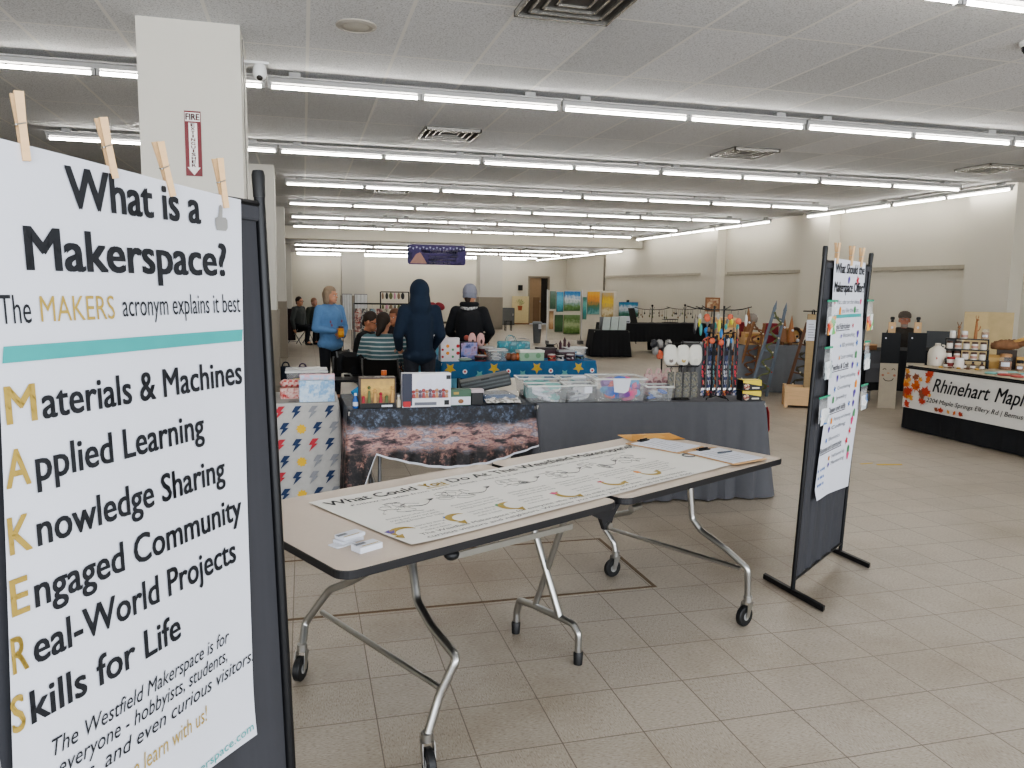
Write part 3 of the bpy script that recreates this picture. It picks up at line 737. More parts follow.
# poster lying on the table
def on_table(o): o.location = FL; o.rotation_euler = (0, 0, TH); return o
tz = .7425
pw = lambda x, y: .0006+.012*max(0, (.40-x)/.14)**2*max(0, (.22-y)/.15)*.4+.002*sin(x*5)**2
tp = MB().grid(lambda u, w_: (lambda x, y: V((x, y, tz+pw(x, y))))(*(V((.27, .07)).lerp(V((2.285, .082)), u).lerp(V((.255, .762)).lerp(V((2.27, .735)), u), w_))), 60, 16).build('table_poster', mat('cream_paper', '#e6e4de', .65, var=.03), smooth=True, recalc=False)
tag(on_table(tp), 'long white hand-drawn poster lying flat along the folding table', 'poster')
fT = lambda x, y: V((x, y, tz+.0014+pw(x, y)))
def TT(txt, m, x0, x1, y, cap, bold=0, sh=0): return lettering('lettering', txt, m, tp, x0, x1, y, cap, fT, bold, sh, .12)
M_ol = mat('olive_ink', '#a48a2f', .55); M_pen = mat('pen_grey', '#55565a', .6)
TT('What Could', M_ink, .29, .71, .655, .062, .012); TT('You', M_ol, .745, .86, .655, .062, .03); TT('Do At The Westfield Makerspace?', M_ink, .89, 2.16, .655, .062, .012)
MB().grid(lambda u, w_: fT(.742+.12*u, .636+.008*w_), 4, 1).build('underline', M_ol, tp, recalc=False)
TT('Follow an idea from start to finish - here is a project that began with one small question', M_pen, .36, 2.0, .60, .02)
rnd = random.Random(3)
def line_art(x, y, w_, h_, n=5):
    g = MB()
    for _ in range(n):
        cx, cy = x+rnd.uniform(.15, .85)*w_, y+rnd.uniform(.2, .8)*h_; r1, r2 = rnd.uniform(.06, .22)*w_, rnd.uniform(.1, .3)*h_
        P = [fT(cx+r1*cos(a)*(1+.3*sin(3*a+_)), cy+r2*sin(a)) for a in [i*pi/9 for i in range(rnd.choice((12, 19)))]]
        g.tube(P, .0006, 4, 0)
    for _ in range(3):
        a, b = x+rnd.uniform(0, .6)*w_, y+rnd.uniform(0, 1)*h_; g.tube([fT(a, b), fT(a+.35*w_, b+rnd.uniform(-.04, .04))], .0006, 4, 0)
    g.build('drawing', M_pen, tp)
def arrow(x0, y0, x1, y1, m, w_=.0011, bend=.05):
    g = MB(); P = [fT(x0, y0), fT((x0+x1)/2, (y0+y1)/2-bend), fT(x1, y1)]; g.tube(P, w_, 5, 3)
    d = V((x1-x0, y1-y0)).normalized(); n_ = V((-d.y, d.x)); g.poly([fT(x1+d.x*.02, y1+d.y*.02), fT(x1-d.x*.012+n_.x*.014, y1-d.y*.012+n_.y*.014), fT(x1-d.x*.012-n_.x*.014, y1-d.y*.012-n_.y*.014)])
    g.build('arrow', m, tp)
for k, x in enumerate((.38, .68, .98, 1.26, 1.52, 1.78)):
    line_art(x, .40, .19, .16, 6)
    if k < 5: arrow(x+.15, .47, x+.28, .50, M_ink)
    for j in range(3): TT(('thinking about what to build', 'trying out tools and parts', 'asking friends for help')[j], M_pen, x-.02, x+.20, .36-.03*j, .014)
for k, (x, y) in enumerate(((.34, .20), (.60, .22), (.86, .22), (1.16, .21), (1.46, .22), (1.74, .24))):
    P = []
    for i in range(13):
        a = pi*(.1+1.05*i/12); P.append((x+.05*cos(a+.5*k), y+.05*sin(a+.5*k)))
    g = MB(); n = len(P)
    for i in range(n-1):
        wa, wb = .012*sin(pi*i/(n-1))+.002, .012*sin(pi*(i+1)/(n-1))+.002
        f = lambda p, w_: fT(x+(p[0]-x)*(1+w_/.05), y+(p[1]-y)*(1+w_/.05))
        g.poly([f(P[i], -wa), f(P[i+1], -wb), f(P[i+1], wb), f(P[i], wa)])
    a, b = P[-1]; g.poly([fT(a-.025, b), fT(a+.02, b+.012), fT(a-.002, b-.035)]); g.build('gold_arrow', M_ol, tp)
    icon(tp, fT, x-.045, y+.035, .02, 2+k); TT('learn by doing', M_pen, x+.06, x+.19, y+.03, .013); TT('and share it', M_pen, x+.06, x+.17, y+.0, .013)
    TT('make it better', M_pen, x+.06, x+.18, y-.03, .013)
for k, t_ in enumerate(('The Westfield Makerspace is for everyone who wants to make, learn and share - students, hobbyists,', 'curious visitors and neighbors. Whatever you make, you do not need to make it alone.')):
    TT(t_, M_ink, .36, 1.9, .135-.038*k, .02)
g = MB(); P = [(2.20+.032*cos(a), .34+.032*sin(a)) for a in [i*pi/10 for i in range(17)]]; g.tube([fT(*p) for p in P], .004, 5, 0); g.build('recycle_mark', M_pen, tp)
# cards, envelope, clipboards, pen
M_card = mat_blotch('card_print', ['#e9ebef', '#dfe3e8', '#9aa4ab', '#e9ebef', '#6f6a60'], 60, kind='v')
for i, (x, y, a) in enumerate(((.14, .255, .15), (.145, .145, .1))):
    t = thing('card_stack', ('stack of white business cards nearer the table end, farther back', 'front stack of white business cards near the table edge')[i], 'cards', FL+TU*x+TV*y+V((0, 0, .7405)), TH+a, 'business card stacks')
    for j in range(3 if i == 0 else 1):
        o = [(0, 0), (.012, .006), (-.03, -.008)][j]; z0 = [0, .012, .0][j]
        if j < 2: MB().box(-.045+o[0], .045+o[0], -.026+o[1], .026+o[1], z0, z0+(.012 if i == 0 else .02)).build('cards', M_white, t, bevel=.001)
        else: MB().box(-.045+o[0], .03+o[0], -.03+o[1], .02+o[1], 0, .004).build('loose_card', M_white, t)
    zt_ = .0245 if i == 0 else .0205
    MB().box(-.04, .0, .002, .018, zt_, zt_+.0006).build('print', M_mid, t); MB().box(-.03, .035, -.016, -.012, zt_, zt_+.0006).build('print', M_gold, t)
t = thing('envelope', 'orange padded envelope lying at the far corner of the folding table', 'envelope', FL+TU*2.46+TV*.79+V((0, 0, .7425)), TH-.45)
M_env = mat('manila', '#d39b41', .6, var=.06)
MB().grid(lambda u, w_: V((-.17+.34*u, -.10+.2*w_, .002+.014*sin(pi*u)*sin(pi*w_))), 10, 8).build('pouch', M_env, t, smooth=True)
MB().poly([(-.17, -.1, .004), (.17, -.1, .004), (.12, .0, .016), (-.12, .0, .016)]).build('flap', mat('manila_flap', '#c58c35', .6), t)
def clipboard(lab, x, y, a, z):
    t = thing('clipboard', lab, 'clipboard', FL+TU*x+TV*y+V((0, 0, z)), TH+a, 'clipboards on the folding table')
    MB().poly([(p[0], p[1], 0) for p in rrect(-.13, .13, -.175, .175, .012)], (0, 0, .004)).build('board', M_kraftb, t)
    MB().box(-.12, .12, -.155, .14, .0042, .0065).build('paper', M_white, t)
    c = MB(); c.box(-.04, .04, .125, .155, .0065, .012); c.cyl((-.03, .14, .014), (.03, .14, .014), .006, n=8); c.build('clip', M_black, t)
    for j in range(7): MB().box(-.09, .02+.06*((j*37) % 10)/10, .08-.03*j, .083-.03*j, .0065, .0068).build('writing', M_mid, t)
    return t
M_kraftb = mat('hardboard', '#b48f63', .55)
clipboard('clipboard with white paper nearest the envelope, partly under another', 2.305, .575, .07, .7475)
clipboard('clipboard with white paper and a pen, nearest the right end of the table', 2.335, .215, -.12, .7475)
t = thing('pen', 'dark pen lying on the right clipboard of the folding table', 'pen', FL+TU*2.38+TV*.24+V((0, 0, .758)), TH-.2)
MB().cyl((-.05, 0, 0), (.05, 0, 0), .004, n=8).build('barrel', mat('pen_blue', '#3c4450', .4), t, smooth=True)
MB().cyl((.05, 0, 0), (.062, 0, 0), .004, .001, n=8).build('tip', M_chrome, t, smooth=True)
MB().box(-.045, -.015, -.001, .001, .004, .006).build('clip', M_chrome, t)
# ------------------------------------------------------------------ stall tables and their cloths
M_top = mat('grey_tabletop', '#a9a6a0', .5); M_leg = mat('grey_steel', '#7d7e80', .4, .6)
def stall_table(lab, loc, rz, L, D, z=.742):
    t = thing('stall_table', lab, 'table', loc, rz)
    MB().box(0, L, 0, D, z-.03, z).build('tabletop', M_top, t, bevel=.004)
    for x in (.22, L-.22):
        for y in (.08, D-.08): MB().cyl((x, y, 0), (x, y, z-.03), .013, n=10).build('leg', M_leg, t, smooth=True)
        MB().cyl((x, .08, .12), (x, D-.08, .12), .011, n=10).build('crossbar', M_leg, t, smooth=True)
    return t
def put(o, loc, rz): o.location = loc; o.rotation_euler = (0, 0, rz); return o
ZT = .757
class Tab:
    """local frame of a table: at(x, y) -> world point on its cloth"""
    def __init__(s, loc, rz, z=ZT): s.l = V((*loc, 0)); s.rz = rz; s.z = z
    def at(s, x, y, dz=0):
        c, n = cos(s.rz), sin(s.rz); return V((s.l.x+x*c-y*n, s.l.y+x*n+y*c, s.z+dz))
T1 = Tab((-.275, 5.75), 0); T2 = Tab((.285, 5.39), radians(1.5)); T3 = Tab((1.655, 5.465), radians(-6.2)); T4 = Tab((1.5, 8.72), radians(-1.5)); T5 = Tab((6.93, 7.72), -pi/2)
stall_table('folding table under the white lightning bolt cloth', T1.l, T1.rz, .515, .62)
stall_table('folding table under the dark printed cloth', T2.l, T2.rz, 1.35, .8)
stall_table('folding table under the plain grey cloth', T3.l, T3.rz, 1.81, .8)
stall_table('folding table under the bright blue cloth', T4.l, T4.rz, 1.86, .9)
stall_table('folding table under the syrup stall banner and black cloth', T5.l, T5.rz, 2.4, .92)
# white cloth with lightning bolts
def shape_on_front(m, pts, cx, cz, s, flare, rip, z, hem, mi, dx=.004):
    m.m(mi); v = []
    for a, b in pts:
        zz = min(cz+b*s, z); t = max(0, (z-zz)/(z-hem)); v.append(m.b.verts.new((cx+a*s, -(.006+flare*t+2.4*rip*t+dx), zz)))
    m._f(v); m.m(0)
BOLT = [(.25, .5), (-.22, .5), (-.42, .0), (-.12, .03), (-.4, -.5), (.3, .12), (.05, .1), (.42, .16)]
BOLT = [(.38, .5), (-.08, .5), (-.38, .02), (-.12, .02), (-.36, -.5), (.3, .12), (.05, .12)]
SUN = [(.4*cos(a*pi/9)*(1 if a % 2 else .72), .4*sin(a*pi/9)*(1 if a % 2 else .72)) for a in range(18)]
def bolts(m):
    pat = [[1, 2, 1, 3], [3, 1, 4, 1], [1, 2, 1, 2], [3, 1, 4, 3]]
    for r in range(6):
        for c in range(5):
            k = pat[r % 4][c % 4]; x = .455-.115*(4-c)-.0+(.02 if r % 2 else -.01)
            shape_on_front(m, SUN if k == 4 else BOLT, x, .69-.118*r, .095, .05, .006, ZT, .01, k)
c1 = cloth('tablecloth', .515, .62, ZT, lambda x, y, n: .01, [mat('white_cloth', '#b0afac', .9, scale=30), mat('bolt_navy', '#24385c', .8), mat('bolt_red', '#b03a44', .8), mat('bolt_grey', '#8b8d92', .8), mat('sun_yellow', '#d8b13c', .8)], ripple=.006, flare=.05, freq=5, extra=bolts, seed=1)
tag(put(c1, T1.l, T1.rz), 'white tablecloth printed with navy and red lightning bolts, beside the left stand', 'tablecloth')
# dark printed cloth, hem lifted in the middle
def hem2(x, y, n):
    if n.y < -.5: return .01+.43*max(0, min(1, (x-.03)/.15)) if x < .18 else .44-.12*sin(pi*(x-.18)/1.15)
    if n.x > .5: return .3
    return .55 if n.y > .5 else .01
c2 = cloth('tablecloth', 1.35, .8, ZT, hem2, [mat_darkprint(), M_white], ripple=.012, flare=.03, freq=7, K=26, seed=5, edge=1)
tag(put(c2, T2.l, T2.rz), 'dark tablecloth printed with pink and grey forms, front hem hitched up', 'tablecloth')
M_grey = mat('grey_table_cloth', '#595a5f', .9, scale=25, var=.06, bump=.05)
c3 = cloth('tablecloth', 1.81, .8, ZT, lambda x, y, n: .012, M_grey, ripple=.026, flare=.05, freq=6, seed=9)
tag(put(c3, T3.l, T3.rz), 'plain grey tablecloth reaching the floor behind the folding table', 'tablecloth')
mk = MB(); mk.poly([(1.868, .1, .70), (1.87, .14, .68), (1.888, .14, .45), (1.885, .08, .52), (1.87, .07, .66)], (.004, 0, 0)); o = mk.build('red_cord', M_red, None); tag(put(o, T3.l, T3.rz), 'red strip hanging at the right corner of the grey tablecloth', 'cord')
STAR = [(.5*cos(a*pi/5+.3)*(1 if a % 2 else .45), .5*sin(a*pi/5+.3)*(1 if a % 2 else .5)) for a in range(10)]
DISC = [(.3*cos(a*pi/8), .3*sin(a*pi/8)) for a in range(16)]
SPOT = [(.15*cos(a*pi/6), .15*sin(a*pi/6)) for a in range(12)]
def toys(m):
    for k in range(11):
        x = .1+.17*k; zz = .68-.035*(k % 3)
        if k % 3 == 0: shape_on_front(m, STAR, x, zz, .14, .012, .004, ZT, .55, 1)
        elif k % 3 == 1:
            shape_on_front(m, DISC, x, zz, .09, .012, .004, ZT, .55, 2); shape_on_front(m, SPOT, x, zz, .09, .012, .004, ZT, .55, 3, .006)
        else: shape_on_front(m, STAR, x, zz, .11, .012, .004, ZT, .55, 4)
c4 = cloth('tablecloth', 1.86, .9, ZT, lambda x, y, n: .55+.02*sin(x*9), [mat('blue_print', '#1d5a85', .7, var=.35, scale=9), mat('print_yellow', '#bfa23c', .7), mat('print_white', '#d9dde0', .7), mat('print_red', '#b9464a', .7), mat('print_sea', '#5f9a9a', .7)], ripple=.004, flare=.012, freq=6, extra=toys, seed=4)
tag(put(c4, T4.l, T4.rz), 'short bright blue tablecloth with yellow stars and white discs', 'tablecloth')
c5 = cloth('tablecloth', 2.4, .92, ZT, lambda x, y, n: .01, M_blackcloth, ripple=.006, flare=.014, freq=4, seed=6)
tag(put(c5, T5.l, T5.rz), 'black tablecloth reaching the floor at the syrup stall', 'tablecloth')
o = cloth('table_runner', 2.3, .80, ZT+.004, lambda x, y, n: ZT-.01, mat('tan_runner', '#b5a890', .85, var=.2, scale=8), ripple=0, flare=0, K=2); tag(put(o, T5.at(.05, .03, -ZT), T5.rz), 'tan cloth laid on top of the black tablecloth at the syrup stall', 'cloth')
# banner of the syrup stall
bn = thing('stall_banner', 'long white syrup stall banner with orange maple leaves and script lettering', 'banner', T5.l, T5.rz)
by = lambda x, z: V((x, -.028-.018*(.76-z)/.75+.002*sin(x*7), z))
MB().grid(lambda u, w_: by(.015+2.36*u, .265+.47*w_), 30, 6).build('sheet', mat('banner_white', '#d6d4cf', .6, var=.03), bn, recalc=False)
fB = lambda x, z: by(x, z)+V((0, -.004, 0))
lettering('lettering', 'Rhinehart', M_ink, bn, .455, 1.225, .505, .15, fB, .012, .35)
lettering('lettering', 'Maple', M_ink, bn, 1.285, 1.71, .505, .15, fB, .012, .35)
lettering('lettering', '2204 Maple Springs Ellery Rd | Bemus Point', M_ink, bn, .38, 1.84, .375, .05, fB, .004, .25)
LEAF = [(0, -.5), (.06, -.2), (.3, -.28), (.25, -.12), (.5, .02), (.38, .08), (.42, .25), (.2, .18), (.16, .3), (.1, .26), (0, .5), (-.1, .26), (-.16, .3), (-.2, .18), (-.42, .25), (-.38, .08), (-.5, .02), (-.25, -.12), (-.3, -.28), (-.06, -.2)]
lm = [mat('leaf_orange', '#c8672c', .7), mat('leaf_red', '#b5402a', .7), mat('leaf_gold', '#d59a4a', .7), mat('leaf_brown', '#8d5238', .7)]
rnd = random.Random(11); g = MB()
for k in range(32):
    x, z, s_ = (rnd.uniform(.03, .40), rnd.uniform(.30, .70), rnd.uniform(.07, .16)) if k < 25 else (rnd.uniform(.42, .95), rnd.uniform(.29, .46), rnd.uniform(.05, .09))
    if k >= 25 and z > .33 and z < .45: z = .31
    a = rnd.uniform(-1.2, 1.2); g.m(k % 4); g.poly([fB(min(2.3, max(.02, x+s_*(p*cos(a)-q*sin(a)))), min(.73, max(.27, z+s_*(p*sin(a)+q*cos(a)))))+V((0, -.0006*k, 0)) for p, q in LEAF])
g.build('leaf_print', lm, bn, recalc=False)
MB().box(.01, 2.39, -.036, -.02, .728, .745).build('edge_strip', M_black, bn)

# ------------------------------------------------------------------ small goods
def carton(lab, loc, rz, w, d, h, body, front=None, name='box', cat='box', group=None, decor=None, lid=None):
    t = thing(name, lab, cat, loc, rz, group)
    MB().box(-w/2, w/2, 0, d, 0, h).build('carton', body, t, bevel=.003)
    if front: MB().box(-w/2*.97, w/2*.97, -.0015, 0, h*.03, h*.97).build('front_print', front, t)
    if lid: MB().box(-w/2-.004, w/2+.004, -.004, d+.004, h*.8, h+.003).build('lid', lid, t, bevel=.003)
    if decor: decor(t, w, d, h)
    return t
def tub(lab, loc, rz, w, d, h, m=None, rim=None, name='storage_bin', group=None, lid=None, tag_=None):
    t = thing(name, lab, 'bin', loc, rz, group)
    g = MB(); k = .9; th = .003
    def ring(s_, z, inset): return [g.b.verts.new((sx*(w/2*s_-inset), d/2+sy*(d/2*s_-inset), z)) for sx, sy in ((-1, -1), (1, -1), (1, 1), (-1, 1))]
    A, B, C, D_ = ring(k, 0, 0), ring(1, h, 0), ring(1, h, th), ring(k, th, th)
    for P, Q in ((A, B), (B, C), (C, D_)):
        for i in range(4): g._f([P[i], P[(i+1) % 4], Q[(i+1) % 4], Q[i]])
    g._f(A[::-1]); g._f(D_); g.build('tub', m or M_clear, t)
    g = MB(); o_ = .008
    g.box(-w/2-o_, w/2+o_, -o_, .004, h-.008, h+.004); g.box(-w/2-o_, w/2+o_, d-.004, d+o_, h-.008, h+.004); g.box(-w/2-o_, -w/2+.004, .004, d-.004, h-.008, h+.004); g.box(w/2-.004, w/2+o_, .004, d-.004, h-.008, h+.004)
    g.build('rim', rim or M_rimw, t, bevel=.002)
    if lid: MB().box(-w/2-.006, w/2+.006, -.006, d+.006, h+.004, h+.016).build('lid', lid, t, bevel=.004)
    if tag_: MB().box(w*tag_[0]-.03, w*tag_[0]+.03, -.006, -.004, h-.06, h-.012).build('price_tag', M_white, t)
    return t
M_rimw = mat('clear_rim', '#d9dcd9', .3, alpha=.8)
rg = random.Random(21)
def packets(T, x, y, w, d, n, mats, lab, group, z0=.006, sz=(.09, .07, .02), up=0, maxh=.1):
    """soft flat packets filling a bin, each an object"""
    for i in range(n):
        px = x+rg.uniform(-.5, .5)*(w-sz[0]); py = y+rg.uniform(.0, 1)*(d-sz[1])+sz[1]/2
        p = T.at(px, py, z0+maxh*(i/n))
        m = MB().ell((0, 0, sz[2]/2), (sz[0]/2, sz[1]/2, sz[2]/2), 10)
        for v in m.b.verts: v.co.x = max(-sz[0]*.44, min(sz[0]*.44, v.co.x*1.15)); v.co.y = max(-sz[1]*.44, min(sz[1]*.44, v.co.y*1.15))
        o = m.build('packet', mats[i % len(mats)], None, smooth=True)
        o.location = p; o.rotation_euler = (rg.uniform(-.3, .3)+up, rg.uniform(-.25, .25), T.rz+rg.uniform(-.8, .8))
        tag(o, lab.format(ORD[i]), 'packet', group)
M_frost = mat('frosted_plastic', '#cfd2d2', .3, alpha=.5)
# --- on the white cloth
M_snow = mat_blotch('winter_print', ['#4f86b8', '#a9c4dc', '#c9d8e6', '#7ba7cf', '#b9cbe0'], 9); M_pinkp = mat('pink_card', '#dcb4bc', .6)
carton('pale blue box with a wintry print at the front of the bolt cloth table', T1.at(.36, .04), .02, .25, .07, .155, M_snow, M_snow)
carton('pink box standing behind the pale blue winter box', T1.at(.365, .14), -.01, .25, .06, .19, M_pinkp, mat_blotch('pink_print', ['#d9a9b8', '#e6c8cf', '#b7c9df', '#dba8b4'], 10))
M_redp = mat_blotch('red_print', ['#a3282e', '#c23a3a', '#e6cfc6', '#b02c30'], 14)
t = carton('red box with a gift pattern at the left end of the bolt cloth table', T1.at(.175, .22), .05, .15, .1, .08, M_redp, M_redp)
for i in range(3):
    o = MB().ell((0, 0, .03), (.04, .025, .03), 12).build('sweet_bag', M_redp, None, smooth=True); o.location = T1.at(.135+.04*i, .27, .083); tag(o, f'small red printed packet heaped on the red box, {ORD[i]} from left', 'packet', 'red packets on the red box')
tub('clear lidded bin at the back of the bolt cloth table', T1.at(.29, .33), 0, .30, .2, .19, lid=M_frost)
packets(T1, .29, .36, .26, .12, 7, [mat('pk_blue', '#5c86a8', .5), mat('pk_green', '#5d9a6a', .5), mat('pk_yel', '#d3c063', .5), mat('pk_red', '#b65a55', .5)], 'coloured packet inside the clear lidded bin, {} from the bottom', 'packets in the lidded bin', maxh=.12)
o = MB().grid(lambda u, w_: V((.05*u-.025, .03*w_, .002+.003*sin(3*u))), 4, 3).build('paper_slip', M_mid); o.location = T1.at(.185, .06); tag(o, 'small grey paper slip near the red box on the bolt cloth', 'paper')
# --- on the dark cloth
def diorama(t, w, d, h):
    MB().box(-w/2, w/2, -.004, .0, 0, .035).build('base_strip', M_black, t); MB().box(w*.1, w*.4, -.006, -.004, .008, .022).build('caption_plate', M_white, t)
    f = MB(); e = .01
    f.box(-w/2, w/2, -.006, .0, h-e, h); f.box(-w/2, -w/2+e, -.006, 0, .03, h); f.box(w/2-e, w/2, -.006, 0, .03, h); f.build('frame', mat('dark_wood', '#4a3b31', .5), t)
    for k in range(6):
        x = (-.4+.16*k)*w; hh = .05+.03*((k*7) % 4)
        m = MB(); m.cyl((x, -.006, .04), (x, -.006, .04+hh*.6), .012, .008, 8); m.ell((x, -.006, .04+hh*.75), .012, 8); m.build('figure', [mat('fig_red', '#a83240', .5), mat('fig_grn', '#5d6b45', .5), mat('fig_tan', '#c39b62', .5)][k % 3], t, smooth=True)
carton('shallow display box with toy figures on a golden backdrop', T2.at(.205, .03), .03, .25, .10, .215, mat('case_brown', '#5a4a3c', .5), mat_painting('gold_scene', ['#574636', '#8a6a3a', '#c9a455', '#a88a50'], 7), 'display_case', 'display case', decor=diorama)
def bigbox(t, w, d, h):
    MB().box(-w*.5, -w*.3, -.003, -.0015, h*.05, h).build('dark_corner', mat('box_navy', '#2b2f42', .5), t)
    MB().box(-w*.48, -w*.33, -.004, -.003, 0.004, h*.18).build('red_badge', M_red, t)
    g = MB(); g.poly([(-w*.3, -.003, h*.25), (w*.48, -.003, h*.25), (w*.48, -.003, h*.95), (-w*.05, -.003, h*.95), (-w*.2, -.003, h*.75)], (0, .001, 0)); g.build('pale_picture', mat('box_pale', '#d3d4e2', .5), t)
    for k in range(11):
        x = -w*.27+.068*k*w; m = MB(); m.cyl((x, -.004, h*.28), (x, -.004, h*(.40+.04*(k % 2))), .012, .009, 8); m.ell((x, -.004, h*(.46+.04*(k % 2))), .013, 8); m.build('figure_print', [mat('f1', '#a4504e', .5), mat('f2', '#b98a68', .5), mat('f3', '#6d5a66', .5)][k % 3], t, smooth=True)
    MB().box(-w*.25, w*.2, -.004, -.003, h*.06, h*.15).build('lettering_strip', mat('strip', '#6c6f7a', .5), t); MB().box(w*.36, w*.46, -.004, -.003, h*.06, h*.2).build('dark_badge', M_black, t)
    MB().box(w*.4, w*.49, -.004, -.003, h*.82, h*.94).build('dark_badge', M_black, t)
carton('large white toy box with a row of small figures printed on the front', T2.at(.545, .01), 0, .345, .09, .24, mat('box_white', '#dcdce3', .5), mat('box_white', '#dcdce3', .5), decor=bigbox)
carton('small green and white box right of the large toy box', T2.at(.795, .03), .02, .15, .08, .118, mat('box_green', '#41614d', .5), None, decor=lambda t, w, d, h: (MB().box(-w*.48, w*.48, -.002, 0, .006, h*.55).build('white_label', M_white, t), MB().ell((0, -.003, h*.28), (.022, .002, .016), 10).build('picture', M_brown, t), MB().box(-w*.35, -w*.1, -.003, -.001, h*.7, h*.85).build('lettering_strip', M_gold, t)))
carton('little dark box with a pale top, next to the green box', T2.at(.92, .04), 0, .085, .07, .112, M_blackp, None, lid=mat('pale_lid', '#b9adb0', .6))
pk = MB(); pk.grid(lambda u, w_: V((-.14+.28*u, .2*w_, .03+.05*w_+.012*sin(9*u+4*w_))), 10, 8).build('wrapper', M_film, t := thing('plastic_package', 'clear plastic package with white lace lying at the right end of the dark cloth', 'package', T2.at(1.12, .03), 0), smooth=True)
MB().grid(lambda u, w_: V((-.13+.26*u, .005+.1*w_, .012+.02*w_+.01*sin(17*u)*sin(11*w_))), 16, 10).build('lace', mat_blotch('lace_print', ['#d5d3cf', '#8d8a84', '#e2e0dc', '#d5d3cf'], 40, kind='v'), t, smooth=True)
MB().box(-.12, .12, .12, .2, .0, .05).build('blue_pad', mat('deep_blue', '#1f4a78', .6), t, bevel=.01)
t = thing('tool_case', 'dark grey long case leaning behind the plastic package', 'case', T2.at(1.1, .45, .05), -.12); t.rotation_euler = (0, -.2, -.12); t.scale = (1.1, 1, 1)
MB().box(-.18, .18, 0, .2, 0, .10).build('case_body', mat('case_grey', '#3f4344', .6), t, bevel=.012)
for k in range(3): MB().box(-.175, .175, -.004, .0, .018+.028*k, .03+.028*k).build('rib', mat('case_rib', '#5a5f60', .6), t)
MB().box(-.03, .03, -.008, 0, .085, .097).build('latch', M_blackp, t)
def bottle(lab, loc, s_=1, body=None, cap=None, label=None, name='bottle'):
    t = thing(name, lab, 'bottle', loc)
    MB().lathe([(.02*s_, 0), (.022*s_, .005), (.022*s_, .06*s_), (.012*s_, .08*s_), (.009*s_, .1*s_)], n=16).build('bottle_body', body, t, smooth=True)
    MB().lathe([(.011*s_, .098*s_), (.011*s_, .115*s_)], n=14).build('cap', cap, t, smooth=True)
    if label: MB().lathe([(.0225*s_, .018*s_), (.0225*s_, .05*s_)], n=16).build('label', label, t, smooth=True)
    return t
bottle('small blue bottle with a white cap left of the display box', T2.at(.055, .06), .9, mat('blue_plastic', '#2d5fa6', .4), M_whitemetal, M_white)
bottle('pale bottle squeezed between the display box and the large toy box', T2.at(.352, .05), .75, mat('cream_plastic', '#cbbfa8', .4), M_whitemetal)
bottle('reddish drink bottle with an orange cap behind the display box', T2.at(.30, .45), 1.9, mat('red_drink', '#8d3a28', .3), mat('orange_cap', '#c9662c', .4), mat('drink_label', '#5d2f26', .5))
o = MB().tube([(0, 0, .0), (.06, .02, .04), (.12, .0, .03), (.18, .03, 0)], .028, 8, 2).build('blue_cloth', mat('bright_blue_cloth', '#3a8ac0', .8), None, smooth=True); o.location = T2.at(.08, .55, .03); tag(o, 'crumpled bright blue cloth at the back left of the dark cloth table', 'cloth')
# --- on the grey cloth
M_lace = mat_blotch('paper_print', ['#d8d8d6', '#c2c4c8', '#8a8c92', '#dddcd8', '#b7b0a8'], 16, kind='v')
wht = [M_lace, M_white, mat('pk_grey', '#a9adb3', .6), mat('pk_teal', '#7fb3ae', .6)]
for lab, x, y, w_, d_, h_, tg in (('clear bin of white packets at the left front of the grey table', .09, .03, .30, .2, .125, None), ('frosted bin with a price tag, second from left on the grey table', .345, .03, .23, .22, .13, (.22,)),
                              ('clear bin at the back left of the grey table', .10, .47, .32, .22, .13, None), ('clear bin at the back, second from left on the grey table', .44, .47, .3, .22, .13, None),
                              ('large clear bin of pink and blue packets in the middle of the grey table', .655, .04, .40, .32, .175, None), ('small clear bin with blue contents right of the large packet bin', 0.965, .04, .2, .18, .115, None)):
    tub(lab, T3.at(x, y), T3.rz, w_, d_, h_, tag_=tg)
packets(T3, .09, .045, .25, .12, 12, wht, 'white packet in the left front bin of the grey table, {} layer up', 'packets in the left front bin', maxh=.105, sz=(.15, .09, .025), up=.2)
packets(T3, .345, .045, .19, .12, 9, [mat('pk_pale', '#b9bcc4', .6), M_lace], 'pale packet in the frosted bin of the grey table, {} layer up', 'packets in the frosted bin', maxh=.08, sz=(.12, .09, .025))
packets(T3, .10, .49, .27, .16, 10, wht[::-1], 'packet in the back left bin of the grey table, {} layer up', 'packets in the back left bin', maxh=.115, sz=(.15, .09, .025))
packets(T3, .44, .49, .25, .16, 10, wht, 'packet in the second back bin of the grey table, {} layer up', 'packets in the second back bin', maxh=.115, sz=(.15, .09, .025))
packets(T3, .655, .045, .38, .12, 22, [mat('yarn_pink', '#cf5f8a', .7), mat('yarn_blue', '#4a6bb8', .7), mat('yarn_coral', '#d86a62', .7), mat('yarn_sky', '#5a9ac8', .7), mat('yarn_purple', '#8a5aa0', .7)], 'bright yarn packet in the large clear bin, {} from the bottom', 'packets in the large bin', maxh=.12, sz=(.12, .10, .07))
packets(T3, .965, .05, .16, .13, 5, [mat('yarn_blue', '', .7), mat('pk_grey', '', .6)], 'blue or grey packet in the small right bin, {} from the bottom', 'packets in the small bin', maxh=.06, sz=(.09, .06, .03))
o = MB().poly([(-.07, 0, .0), (.07, 0, 0), (.05, -.004, -.09), (.02, -.006, -.11), (-.06, -.003, -.10)], (0, .001, 0)).build('price_sheet', M_white); o.location = T3.at(.655, .022, .178); o.rotation_euler = (0, 0, T3.rz); tag(o, 'white paper price sheet hanging on the front of the large packet bin', 'sign')
carton('cardboard with a teal lid behind the bins on the grey table', T3.at(.07, .27, 0), T3.rz, .2, .14, .12, mat('teal_box', '#5a9d9a', .6), None)
